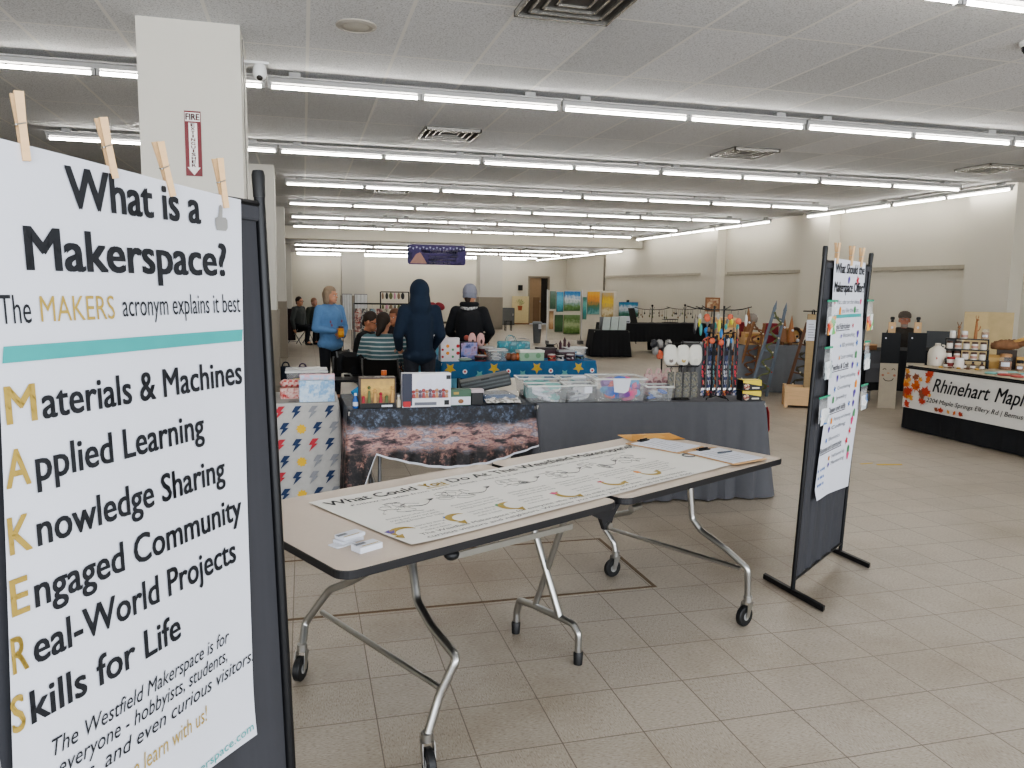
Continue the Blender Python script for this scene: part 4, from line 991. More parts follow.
# pink gift bags with looped handles
M_pinkbag = mat_blotch('pink_bag_print', ['#d0a7a5', '#c58f8f', '#d9c4bd', '#a87a80'], 20)
for i in range(3):
    t = thing('gift_bag', f'pink patterned gift bag behind the small bin, {ORD[i]} from left', 'bag', T3.at(1.0+.085*i, .40+.02*i), T3.rz, 'pink gift bags')
    MB().box(-.04, .04, 0, .04, 0, .17).build('pouch', M_pinkbag, t, bevel=.006); MB().ell((0, -.001, .08), (.025, .002, .04), 12).build('emblem', mat('emblem', '#8f6f74', .6), t, smooth=True)
    for y in (.008, .032): MB().tube([(-.02, y, .165), (-.015, y, .21), (.015, y, .21), (.02, y, .165)], .0025, 6).build('handle', M_pinkp, t, smooth=True)
# black wire rack with hanging clear sleeves and white pouches
R1 = T3.at(1.165, .14)
t = thing('wire_rack', 'low black wire rack with clear sleeves, left of the lanyard rack', 'rack', R1, T3.rz)
MB().tube([(.07*cos(a), .07*sin(a)*.7, .006) for a in [i*pi/8 for i in range(17)]], .005, 6, 0).build('foot_ring', M_black, t, smooth=True)
MB().cyl((0, 0, .005), (0, 0, .46), .006, n=8).build('pole', M_black, t)
for z in (.26, .44): MB().tube([(-.13, -.02, z+.01), (-.125, -.02, z), (.125, -.02, z), (.13, -.02, z+.01)], .004, 6, 0).build('arm', M_black, t)
M_slv = mat_blotch('sleeve_print', ['#7d8083', '#a9aaa8', '#54595f', '#8f8b7a', '#3c4046', '#b9bab8'], 26, alpha=.85)
for i in range(4):
    s_ = thing('hanging_sleeve', f'clear sleeve of small charms on the low wire rack, {ORD[i]} from left', 'sleeve', T3.at(1.07+.064*i, .112, .02), T3.rz, 'sleeves on the low rack')
    MB().box(-.026, .026, -.006, .006, 0, .2).build('sleeve', M_slv, s_, bevel=.004); MB().tube([(0, 0, .198), (-.008, 0, .225), (0, 0, .24), (.008, 0, .225), (0, 0, .198)], .002, 6, 1).build('hook', M_black, s_)
M_fluff = mat('white_pouch', '#d8d6cd', .7, bump=.3, scale=30)
for i in range(3):
    s_ = thing('white_pouch', f'white pouch with a round seal on top of the low wire rack, {ORD[i]} from left', 'pouch', T3.at(1.055+.10*i, .10, .265), T3.rz, 'white pouches on the low rack')
    m = MB().ell((0, 0, .085), (.06, .024, .09), 16)
    for v in m.b.verts: v.co.x = max(-.052, min(.052, v.co.x)); v.co += V((rg.uniform(-1, 1), rg.uniform(-1, 1), rg.uniform(-1, 1)))*.003; v.co.z = max(.01, min(.165, v.co.z))
    m.build('pouch_body', M_fluff, s_, smooth=True); MB().lathe([(.016, 0), (.016, .003)], n=16, M=Matrix.Rotation(pi/2, 4, 'X'), c=(0, -.0195, .045)).build('seal', [mat('seal_grey', '#77716a', .5), mat('seal_gold', '#b49a54', .4), mat('seal_pale', '#c9c6bd', .4)][i], s_, smooth=True)
# lanyard rack: two tiers of arms
R2 = T3.at(1.455, .14)
t = thing('lanyard_rack', 'tall black rack hung with patterned lanyards and charms', 'rack', R2, T3.rz)
for a in range(4): MB().tube([(0, 0, .03), (.07*cos(a*pi/2+.5), .07*sin(a*pi/2+.5), .02), (.11*cos(a*pi/2+.5), .11*sin(a*pi/2+.5), .02), (.12*cos(a*pi/2+.5), .12*sin(a*pi/2+.5), .0)], .005, 6, 2).build('foot', M_black, t, smooth=True)
for x in (-.045, .035): MB().cyl((x, 0, .02), (x, 0, .73), .008, n=8).build('pole', M_black, t)
for k in range(7):
    a = k*2*pi/7; MB().tube([(0, 0, .70), (.16*cos(a), .16*sin(a), .70), (.26*cos(a), .22*sin(a), .725)], .004, 6, 1).build('arm', M_black, t)
for k in range(6):
    a = k*2*pi/6+.4; MB().tube([(0, 0, .52), (.09*cos(a), .09*sin(a), .52), (.13*cos(a), .13*sin(a), .53)], .004, 6, 1).build('arm', M_black, t)
lan = [mat_blotch('lanyard_%d' % i, c, 42, kind='v') for i, c in enumerate((['#17181c', '#2a2c38', '#c23b48', '#17181c'], ['#8a343a', '#17161a', '#27222a', '#b8906a'], ['#1c1d26', '#2c3050', '#a9acb4', '#1a1a20'], ['#1b1e2c', '#4a5478', '#a9a0a4', '#1b1e2c'], ['#13151a', '#1f2b38', '#57797b', '#101216'], ['#1c1b1f', '#a05f30', '#5d2028', '#1c1b1f']))]
desc = ['black', 'red', 'navy', 'blue and white', 'dark green', 'orange and brown']
LX = [-.115, -.095, -.075, -.055, -.035, -.015, .005, .025, .045, .065, .085, .105, .122, .137]
for i, x in enumerate(LX):
    o_ = thing('lanyard', f'{desc[i % 6]} patterned lanyard on the tall rack, {ORD[i]} from left', 'lanyard', T3.at(1.445+x*1.12, .09+.02*(i % 2), .05), T3.rz, 'lanyards on the tall rack')
    hh = .47-.05*abs(i-7)/7+(.0 if i < 11 else .04)
    g = MB(); w_ = .010
    for s_ in (-1, 1): g.box(s_*.005-w_/2, s_*.005+w_/2, -.002+.004*s_, .001+.004*s_, .045, hh)
    g.build('strap', lan[i % 6], o_); MB().lathe([(.003, .02), (.008, .03), (.006, .05)], n=8).build('clasp', M_chrome, o_); MB().box(-.014, .014, -.006, -.003, -.012, .03).build('tag_card', lan[(i+3) % 6], o_)
chm = [mat('charm_orange', '#c9674a', .5), mat('charm_grey', '#8d8b88', .4), mat('charm_teal', '#4f9a95', .5), mat('charm_blue', '#3f84c4', .5), mat('charm_white', '#cfcfcb', .5), mat('charm_yellow', '#d4cf4a', .5), mat('charm_black', '#2a2a2e', .5), mat('charm_brown', '#8a735e', .5)]
cn = ['orange', 'grey', 'teal', 'blue', 'white', 'yellow', 'black', 'brown']
for i in range(40):
    a = i*2*pi/14*1.37; r_ = .10+.05*(i % 3) if i < 28 else .1
    z_ = .70-.035*(i % 4) if i < 28 else .52
    if i >= 28: a = i*2*pi/10
    ci = 0 if (i >= 28 and cos(a) < -.3) else (i*5) % 8
    o_ = thing('keyring_charm', f'{cn[ci]} dangling charm on the {"upper" if i < 28 else "lower"} arms of the lanyard rack', 'charm', R2+V((r_*cos(a), r_*sin(a), z_-.002)), T3.rz, f'{cn[ci]} charms on the {"upper" if i < 28 else "lower"} lanyard rack arms')
    L_ = .06+.03*(i % 3)
    MB().cyl((0, 0, -.03), (0, 0, 0), .0015, n=5).build('cord', M_black, o_)
    big = ci == 0
    MB().ell((.006*((i*7) % 3-1), 0, -.03-L_*.4), (.024 if big else .012, .012, L_*.4 if not big else .024), 10).build('charm_body', chm[ci], o_, smooth=True)
for i in range(2):
    t = thing('product_box', ('lower', 'upper')[i]+' of two yellow and black boxes stacked beside the lanyard rack', 'box', T3.at(1.70, .03, .082*i+.0005*i), T3.rz+.03*i, 'yellow and black boxes')
    MB().box(-.078, .078, 0, .1, 0, .08).build('carton', M_blackp, t, bevel=.002)
    MB().poly([(-.077, -.001, .079), (.077, -.001, .079), (.077, -.001, .036), (0, -.001, .048), (-.03, -.001, .054), (-.077, -.001, .06)], (0, .0008, 0)).build('yellow_print', mat('box_yellow', '#d9c33a', .5), t)
    MB().ell((-.045, -.002, .030), (.026, .002, .024), 10).build('picture', mat_blotch('box_pic', ['#a83a3a', '#d9c8b0', '#7a3030'], 40), t); MB().box(.0, .06, -.0018, -.0008, .014, .026).build('lettering_strip', mat('strip_pale', '#cfc9b8', .5), t)
    MB().box(-.077, .077, .001, .099, .08, .0805).build('yellow_top', mat('box_yellow', '', .5), t)
# dark stand with fluffy pompoms on the floor side behind the low rack
t = thing('pompom_stand', 'thin black stand topped with grey and orange pompoms behind the white pouches', 'stand', (3.2, 6.6, 0)); t.scale = (.78, .78, 1)
MB().cyl((0, 0, 0), (0, 0, 1.02), .01, n=8).build('pole', M_black, t); MB().lathe([(.15, 0), (.15, .012), (.02, .03)], n=20).build('base', M_black, t)
for k, (dx, dz, m_) in enumerate(((-.09, .03, 'charm_grey'), (-.04, .09, 'charm_grey'), (.02, .05, 'charm_black'), (.07, .09, 'charm_grey'), (-.03, -.01, 'charm_orange'), (.05, .0, 'charm_brown'), (-.11, .09, 'charm_black'))):
    m = MB().ell((dx, -.02*(k % 2), 1.02+dz), .040, 16)
    for v in m.b.verts: v.co += V((rg.uniform(-1, 1), rg.uniform(-1, 1), rg.uniform(-1, 1)))*.009
    m.build('pompom', MC[m_], t, smooth=True)

# --- on the blue cloth
def gift(t, w, d, h):
    for k in range(8): MB().lathe([(.014+.006*(k % 2), 0), (.014, .002)], n=12, M=Matrix.Rotation(pi/2, 4, 'X'), c=((-.4+.27*(k % 4))*w, -.001, (.2+.3*(k//4)+.15*(k % 2))*h)).build('dot_print', [M_red, mat('dot_orange', '', .6), mat('dot_green', '', .6), M_red][k % 4], t)
carton('white gift box with red dots at the left end of the blue table', T4.at(.11, .05), .04, .22, .12, .27, mat('gift_white', '#d9d4d6', .6), decor=gift)
carton('black box with a blue and lilac picture behind the gift box', T4.at(.36, .22), 0, .2, .1, .21, M_blackp, mat_blotch('lilac_pic', ['#15151c', '#33406e', '#8a94c8', '#b29ab8', '#1a1a22'], 9))
tub('clear tub with a frosted lid at the front of the blue table', T4.at(.665, .03), 0, .22, .16, .125, lid=M_frost)
packets(T4, .665, .05, .17, .1, 5, [mat('pk_white', '#cfd0cd', .6), mat('pk_grey', '', .6)], 'pale packet in the clear tub on the blue table, {} from the bottom', 'packets in the blue table tub', maxh=.08, sz=(.1, .07, .03))
def small_tub(lab, x, y, r, h, body, lid, nm='candy_jar'):
    t = thing(nm, lab, 'jar', T4.at(x, y), 0); MB().lathe([(r*.92, 0), (r, h*.1), (r, h*.85), (r*.9, h*.9)], n=20).build('jar_body', body, t, smooth=True); MB().lathe([(r*.98, h*.86), (r*.98, h), (r*.9, h*1.03)], n=20).build('lid', lid, t, smooth=True)
    MB().lathe([(r*1.005, h*.25), (r*1.005, h*.7)], n=20).build('label', lan[int(x*10) % 6], t, smooth=True); return t
small_tub('dark red tub with a pale lid behind the clear tub', .58, .30, .1, .15, mat('tub_red', '#5f2c33', .5), M_frost, 'tub')
small_tub('low red and white tub left of the clear tub', .47, .08, .07, .07, mat('tub_mix', '#7a3a3c', .5), M_frost, 'tub')
o = thing('flat_packet', 'flat pale green packet lying at the front left of the blue table', 'packet', T4.at(.28, .06)); MB().ell((0, .02, .02), (.09, .05, .02), 12).build('wrapper', mat('pale_green', '#93a898', .5), o, smooth=True); MB().box(-.04, .04, -.02, .05, .038, .041).build('label', M_lace, o)
t = thing('glass_ornament', 'shiny glass bauble heap in the middle of the blue table', 'ornament', T4.at(.86, .12)); 
for k, (dx, dy, c_) in enumerate(((-.05, 0, 'charm_brown'), (.02, .02, 'charm_grey'), (.06, -.02, 'charm_orange'), (0, -.04, 'charm_brown'))): MB().ell((dx, dy, .045), .045, 14).build('bauble', mat(c_+'_gloss', {'charm_brown': '#8a5a44', 'charm_grey': '#a9a6b0', 'charm_orange': '#b8653f'}[c_], .15), t, smooth=True)
M_teal2 = mat_blotch('teal_bag_print', ['#3f9ba6', '#8cb9bd', '#5f7f88', '#3f9ba6', '#a9c9ca'], 9)
t = thing('shopping_bag', 'large teal patterned bag at the back middle of the blue table', 'bag', T4.at(1.0, .6), -.05); MB().box(-.2, .2, 0, .14, 0, .19).build('pouch', M_teal2, t, bevel=.02); MB().grid(lambda u, w_: V((-.05+.26*u, -.01+.16*w_, .195+.04*sin(3*u)*(1-w_*.5))), 6, 4).build('tissue', M_white, t, smooth=True)
for y in (.02, .12): MB().tube([(-.1, y, .18), (-.07, y, .26), (.0, y, .26), (.03, y, .18)], .004, 6).build('handle', M_teal2, t, smooth=True)
carton('pale green box with a white top in the middle of the blue table', T4.at(1.08, .05), .05, .30, .16, .12, mat('mint', '#94b39a', .6), None, decor=lambda t, w, d, h: [MB().lathe([(.03, 0), (.03, .003)], n=16, M=Matrix.Rotation(pi/2, 4, 'X'), c=(x*w, 0, h*.5)).build('badge', mat('mint_dark', '#6f9a78', .6), t) for x in (-.22, .25)], lid=mat('white_lid', '#dadcd4', .5))
for i, (x, y) in enumerate(((1.32, .06), (1.43, .07), (1.55, .06), (1.67, .07))):
    small_tub(f'small printed tub at the right front of the blue table, {ORD[i]} from left', x, y, .048, .075, [mat('pot_red', '#9a3f3d', .5), mat('pot_white', '#cfc9c4', .5), mat('pot_plum', '#5b3440', .5), mat('pot_blue', '#3c5a86', .5)][i], [M_frost, M_black, M_frost, M_frost][i])
carton('dark flat box with a pale lid behind the small tubs, left one', T4.at(1.38, .40), .1, .22, .16, .12, mat('plum_box', '#4a2e38', .6), None, lid=mat('dark_lid', '#2e2226', .5))
carton('dark flat box with a white top behind the small tubs, right one', T4.at(1.58, .28), -.05, .2, .14, .10, mat('plum_box', '', .6), None, lid=M_frost)
tub('clear bin at the right end of the blue table', T4.at(1.72, .32), 0, .25, .2, .13)
packets(T4, 1.72, .34, .2, .14, 5, [mat('pk_white', '', .6), mat('pk_blue', '', .5)], 'packet in the right end bin of the blue table, {} from the bottom', 'packets in the right end bin', maxh=.09, sz=(.1, .07, .03))
t = thing('castle_figure', 'small dark plum castle-shaped figure on the blue table', 'figure', T4.at(1.62, .52))
m = MB(); m.box(-.06, .06, -.03, .03, 0, .11)
for x, h_ in ((-.055, .16), (0, .2), (.055, .15)): m.cyl((x, 0, 0), (x, 0, h_), .018, .016, 10); m.cyl((x, 0, h_), (x, 0, h_+.05), .022, .001, 10)
m.build('castle', mat('plum', '#4c2f3a', .6), t, smooth=False); MB().box(-.012, .012, -.034, -.029, 0, .05).build('gate', M_black, t)
t = thing('pouch', 'black drawstring pouch at the back right of the blue table', 'pouch', T4.at(1.48, .68)); MB().lathe([(.02, 0), (.07, .02), (.075, .09), (.05, .13), (.055, .15)], n=16).build('pouch_body', M_blackp, t, smooth=True); MB().tube([(.05, 0, .13), (.08, -.02, .17), (.1, -.02, .10)], .004, 6).build('cord', M_black, t)
t = thing('plush_toy', 'pink toy with two big pale round discs, behind the black picture box', 'toy', T4.at(.48, .50))
MB().ell((0, 0, .1), (.11, .06, .1), 14).build('body', mat('plush_pink', '#b47a72', .9), t, smooth=True)
for x in (-.045, .06): 
    e_ = MB().ell((x, -.055, .22), (.05, .02, .085), 14).build('disc', mat('plush_pale', '#d6aba5', .8), t, smooth=True); MB().ell((x+.005, -.075, .2), (.014, .006, .028), 10).build('disc_centre', mat('plush_dark', '#4a2d2c', .8), e_, smooth=True)
for k in range(2): MB().ell((-.1+.07*k, .01, .24+.03*k), .035, 10).build('tuft', mat('plush_red', '#a3574c', .9), t, smooth=True)
# ------------------------------------------------------------------ syrup stall goods (world coordinates, cloth top at ZT)
FACE = atan2(-.75, .66)     # turns a thing's front (-y) toward the aisle
def lathe_thing(name, lab, cat, loc, parts, group=None, n=20):
    t = thing(name, lab, cat, loc, 0, group)
    for pn, prof, m in parts: MB().lathe(prof, n=n).build(pn, m, t, smooth=True)
    return t
M_cream = mat('cream_jug', '#cfc9bd', .4); M_jarw = mat('jar_label', '#d8d2ca', .5); M_syr = mat('syrup', '#8a5a33', .3)
t = lathe_thing('syrup_jug', 'big cream syrup jug at the left end of the syrup stall', 'jug', (7.22, 7.58, ZT), (('jug_body', [(.085, 0), (.1, .015), (.102, .15), (.085, .2), (.04, .235), (.03, .245)], M_cream), ('cap', [(.032, .245), (.032, .268), (.028, .272)], mat('cap_cream', '#b8b0a2', .5))))
MB().tube([(.06, -.02, .2), (.06, -.05, .25), (.03, -.03, .25)], .008, 8).build('handle', M_cream, t, smooth=True)
MB().poly([(-.075+.02*p, -.0705-.02*abs(p), .1+.045*q) for p, q in LEAF]).build('leaf_print', lm[1], t)
for i, (x, y) in enumerate(((7.25, 7.40), (7.24, 7.27))):
    lathe_thing('jam_jar', ('jam jar with a red lid right beside the cream jug', 'pale jar second to the right of the cream jug')[i], 'jar', (x, y, ZT), (('jar_body', [(.045, 0), (.05, .01), (.05, .09), (.042, .105)], M_jarw), ('lid', [(.044, .1), (.044, .125)], (M_red, M_whitemetal)[i]), ('label', [(.0505, .02), (.0505, .06)], (mat('jam_red', '#8e3b36', .5), M_jarw)[i])))
# tiered black shelf
SX, SY = 7.45, 7.40; SH = Matrix.Translation((SX, SY, 0)) @ Matrix.Rotation(FACE, 4, 'Z')
shf = thing('tiered_shelf', 'black tiered shelf stacked with white-labelled jars on the syrup stall', 'shelf', (SX, SY, ZT), FACE)
for k, (w_, y_, z_) in enumerate(((.48, -.06, .10), (.46, .0, .215), (.44, .06, .335))):
    MB().box(-w_/2, w_/2, y_-.05, y_+.06, z_-.012, z_).build('tier', M_black, shf)
    for x in (-w_/2, w_/2-.012): MB().box(x, x+.012, y_-.05, y_+.06, 0, z_-.012).build('support', M_black, shf)
k = 0
for tier, (n_, y_, z_, zn) in enumerate(((5, -.06, .10, 'lowest tier'), (5, 0, .215, 'middle tier'), (2, .06, .335, 'top tier'))):
    jp = None
    for i in range(n_):
        x = -.17+.085*i if tier < 2 else -.15+.12*i; p = SH @ V((x, y_, ZT+z_+.0005))
        lab = f'small white-labelled jar on the {zn} of the black shelf, {ORD[i]} from left'
        s_ = 1.0
        lathe_thing('syrup_jar', lab, 'jar', p, (('jar_body', [(.030, 0), (.034, .008), (.034, .06), (.029, .067)], M_jarw), ('lid', [(.031, .065), (.031, .085), (.026, .087)], (mat('lid_dark', '#51382f', .5) if tier < 2 else M_whitemetal)), ('label', [(.0345, .015), (.0345, .045)], (mat('label_tan', '#b78f80', .5) if i % 2 else M_jarw))), 'white jars on the black shelf', 14)
for i in range(5):
    p = SH @ V((-.18+.09*i, -.17, ZT)); lathe_thing('syrup_bottle', f'dark syrup bottle in front of the black shelf, {ORD[i]} from left', 'bottle', p, (('bottle_body', [(.026, 0), (.028, .008), (.028, .045), (.012, .062), (.010, .074)], mat('dark_syrup', '#4b3328', .25)), ('cap', [(.012, .072), (.012, .086)], M_black), ('label', [(.0285, .012), (.0285, .04)], M_jarw)), 'dark bottles before the shelf', 14)
# carved wooden figure with antler twigs on the shelf
p = SH @ V((-.09, .03, ZT+.335)); t = thing('wooden_figure', 'dark twig figure standing between jars on the top tier', 'figure', p)
MB().tube([(0, 0, 0), (.005, 0, .05), (0, 0, .11)], .014, 8).build('body', M_brown, t, smooth=True); MB().ell((0, 0, .13), .018, 10).build('head', M_brown, t, smooth=True)
for s_ in (-1, 1): MB().tube([(0, 0, .14), (.02*s_, 0, .16), (.03*s_, 0, .19)], .004, 6).build('antler', M_brown, t, smooth=True)
p = SH @ V((.08, .06, ZT+.3355)); t = thing('wooden_figure', 'carved wooden animal figure with antlers on the top tier', 'figure', p); t.scale = (.45, .45, .45)
M_carv = mat('carved_wood', '#9c6b43', .6, var=.2, scale=20)
MB().tube([(0, 0, 0), (.0, 0, .2), (.01, 0, .36), (-.01, -.01, .46)], lambda q: .045-.022*q, 12).build('body', M_carv, t, smooth=True); MB().ell((-.01, -.03, .49), (.03, .045, .028), 12).build('head', M_carv, t, smooth=True)
for s_ in (-1, 1):
    MB().tube([(.015*s_, -.01, .5), (.04*s_, 0, .55), (.035*s_, -.01, .60)], .007, 6).build('antler', M_carv, t, smooth=True); MB().tube([(.03*s_, -.01, .54), (.06*s_, -.01, .57)], .005, 6, 0).build('antler_tine', M_carv, t)
MB().tube([(.04, -.02, .2), (.07, -.05, .26), (.05, -.08, .33)], .012, 8).build('arm', M_carv, t, smooth=True)
def clear_jar(lab, loc, r, h, fill, hf, lidm, lab_m=M_white):
    t = thing('glass_jar', lab, 'jar', loc, FACE)
    MB().lathe([(r*.95, 0), (r, .01), (r, h*.85), (r*.85, h)], n=22).build('glass', M_clear, t, smooth=True); MB().lathe([(r*.9, .006), (r*.93, .012), (r*.93, hf)], n=20).build('filling', fill, t, smooth=True)
    MB().lathe([(r*.88, h), (r*.9, h+.005), (r*.9, h+.03), (r*.8, h+.034)], n=22).build('lid', lidm, t, smooth=True)
    MB().poly([(r*1.02*sin(a), -r*1.02*cos(a), z) for z in (h*.3,) for a in [(-.7+.2*j) for j in range(8)]]+[(r*1.02*sin(a), -r*1.02*cos(a), h*.62) for a in [(.7-.2*j) for j in range(8)]]).build('label', lab_m, t)
    return t
mat('dark_riser', '#3f352d', .6)
p = SH @ V((.175, .06, ZT+.3355)); 
clear_jar('glass jar with a white label at the right of the top tier', p, .04, .085, mat('cookie', '#a98a6d', .7), .08, M_clear)
p = SH @ V((.40, -.02, ZT)); clear_jar('wide glass jar with a white label on the right of the syrup stall', p, .065, .15, M_syr, .10, mat('jar_lid_clear', '#b58a62', .4))
p = SH @ V((.54, -.06, ZT)); clear_jar('small glass jar with a dark lid, right of the wide glass jar', p, .04, .09, M_syr, .06, M_black)
for i, (x, y, h_) in enumerate(((.29, .07, .16), (.59, .07, .15))):
    p = SH @ V((x, y, ZT)); t = thing('display_card', ('tan card box between the shelf and the wide jar', 'tan card box behind the small dark-lidded jar')[i], 'box', p, FACE+.1*i)
    MB().box(-.09, .09, 0, .06, 0, h_).build('carton', M_kraft, t, bevel=.003); MB().box(-.06, .06, -.001, 0, h_*.5, h_*.8).build('print', mat('kraft_light', '#cfae74', .7), t)
# carved wooden squirrel lying on the riser cards
p = SH @ V((.40, .17, ZT)); t = thing('wooden_riser', 'dark riser block behind the wide glass jar', 'box', p, FACE); MB().box(-.1, .1, -.05, .05, 0, .22).build('riser', MC['dark_riser'], t, bevel=.004)
t = thing('bark_carving', 'rough brown bark carving lying on a riser behind the wide jar', 'carving', p+V((0, 0, .222)), FACE)
M_bark = mat('bark', '#7d5b40', .85, var=.35, scale=18, bump=.5)
m = MB().tube([(-.16, 0, .03), (-.08, -.02, .045), (.02, 0, .05), (.12, .01, .075), (.2, 0, .10)], lambda q: .02+.045*sin(pi*min(1, q*1.05+.05)), 12)
for v in m.b.verts: v.co += V((0, 0, rg.uniform(-1, 1)*.008)); v.co.z = max(.0, v.co.z)
m.build('log', M_bark, t, smooth=True); MB().tube([(.05, -.02, .09), (.14, -.05, .13), (.22, -.04, .15)], .018, 8).build('bark_strip', M_kraft, t, smooth=True); MB().tube([(.1, -.03, .07), (.17, -.06, .06), (.24, -.05, .10)], .015, 8).build('bark_strip', M_bark, t, smooth=True)
# packets in front, teal and red
for i in range(9):
    c_ = ['pk_teal', 'pk_white', 'pk_teal', 'pk_red', 'charm_brown', 'pk_teal', 'pk_red', 'pk_white', 'charm_brown'][i]; n_ = ['teal', 'white', 'teal', 'red', 'brown', 'teal', 'red', 'white', 'brown'][i]
    x = 7.12+.14*(i % 3); y = 6.72-.16*(i//3); m = MB().ell((0, 0, .014), (.07, .05, .016), 10)
    for v in m.b.verts: v.co.x = max(-.058, min(.058, v.co.x*1.1))
    o = m.build('sweet_packet', MC[c_], None, smooth=True); o.location = (x, y, ZT); o.rotation_euler = (0, 0, FACE+rg.uniform(-.4, .4)); tag(o, f'flat {n_} sweet packet on the syrup stall, {ORD[i//3]} row, {ORD[i%3]} from the front edge', 'packet', 'packets on the syrup stall')
for i in range(5):
    o = MB().ell((0, 0, .012), (.03, .02, .013), 10).build('wrapped_candy', [mat('gold_wrap', '#b89245', .4), mat('brown_wrap', '#6a4a36', .4)][i % 2], None, smooth=True); o.location = SH @ V((-.22+.09*i, -.29, ZT)); tag(o, f'tiny wrapped sweet before the dark bottles, {ORD[i]} from left', 'candy', 'wrapped sweets by the bottles')
# tan board and stand behind the stall
t = thing('tan_board', 'large tan folding board standing behind the syrup stall', 'board', (9.5, 9.1, 0), FACE+.25)
for s_ in (-1, 1): MB().poly([(0, .0, .35), (.31*s_, -.06, .35), (.31*s_, -.06, 1.36), (0, 0, 1.36)], (0, .012, 0)).build('panel', mat('tan_card', '#c2ae84', .7), t)
for s_ in (-1, 1): MB().box(.25*s_-.02, .25*s_+.02, -.04, .0, 0, .40).build('leg', M_brown, t)
# vendor's table behind, black cloth, goods on it
TB = Tab((7.95, 9.75), radians(-4))
stall_table('folding table beneath the far black cloth where the capped man sits', TB.l, TB.rz, 1.9, .7)
o = cloth('tablecloth', 1.9, .7, ZT, lambda x, y, n: (.66 if n.y > .5 else .16+.02*sin(5*x)), M_blackcloth, ripple=.012, flare=.03, seed=13); tag(put(o, TB.l, TB.rz), 'black tablecloth on the table where the capped man sits', 'tablecloth')
o = MB().grid(lambda u, w_: V((.5*u, -.012-.03*(w_ < .5), .30+.55*w_ if w_ < .82 else .757)), 6, 8).build('grey_cloth', M_grey); 
o.data.transform(Matrix()); 
for v in o.data.vertices: v.co.z = min(v.co.z, .764); 
tag(put(o, TB.at(.02, -.03, -ZT), TB.rz), 'grey cloth hanging over the left end of the far black table', 'cloth')
carton('wooden tray of goods on the left end of the far black table', TB.at(.2, .2), TB.rz, .36, .3, .08, M_brown, None, lid=M_wood, name='wooden_tray', cat='tray')
# folk snowman boards
def snowman(lab, loc, rz, h=1.06, w=.23):
    t = thing('snowman_board', lab, 'decoration', loc, rz, 'snowman boards')
    M_pale = mat('board_pale', '#bdb4a3', .7); M_hat = mat('board_black', '#1c1f24', .7)
    MB().box(-w/2, w/2, 0, .02, 0, h*.62).build('board', M_pale, t, bevel=.003)
    MB().box(-w/2-.005, w/2+.005, -.006, .022, h*.60, h).build('hat', M_hat, t, bevel=.003)
    y = -.001
    for s_ in (-1, 1):
        MB().tube([(s_*.035, y, h*.51), (s_*.055, y, h*.535), (s_*.08, y, h*.51)], .004, 5, 2).build('eye', M_black, t)
        MB().lathe([(.017, 0), (.017, .002)], n=14, M=Matrix.Rotation(pi/2, 4, 'X'), c=(s_*.075, 0, h*.44)).build('cheek', mat('cheek', '#b07a68', .7), t)
    MB().tube([(-.065, y, h*.40), (-.04, y, h*.365), (.04, y, h*.365), (.065, y, h*.40)], .005, 6, 2).build('mouth', M_black, t)
    MB().poly([(-.018, -.002, h*.475), (.02, -.002, h*.47), (-.016, -.002, h*.46)], (0, .001, 0)).build('nose', lm[0], t)
    MB().lathe([(.012, 0), (.012, .002)], n=12, M=Matrix.Rotation(pi/2, 4, 'X'), c=(-.07, -.006, h*.93)).build('hat_mark', M_white, t)
    return t
snowman('smiling snowman board with a black hat, standing nearest the aisle', (7.9, 9.13, 0), FACE+.35)
snowman('second snowman board with a black hat, mostly hidden behind the cream jug', (8.33, 9.12, 0), FACE+.35)
# wooden bottle plaques standing by the capped man
for i, (px, py) in enumerate(((.58, .16), (1.02, .16))):
    t = thing('wooden_plaque', ('tan bottle-shaped wooden plaque left of the capped man', 'tan bottle-shaped wooden plaque right of the capped man')[i], 'plaque', TB.at(px, py), TB.rz-.5)
    MB().box(-.06, .06, 0, .03, 0, .24).build('stand', M_brown, t); MB().box(-.05, .05, .0, .03, .24, .42).build('plaque', M_wood, t, bevel=.004)
    MB().lathe([(.022, .42), (.018, .455), (.03, .46), (.03, .49), (.02, .50)], c=(0, .015, 0), n=14).build('knob', M_blackp, t, smooth=True); MB().ell((0, -.001, .34), (.016, .003, .022), 10).build('label', M_white, t)

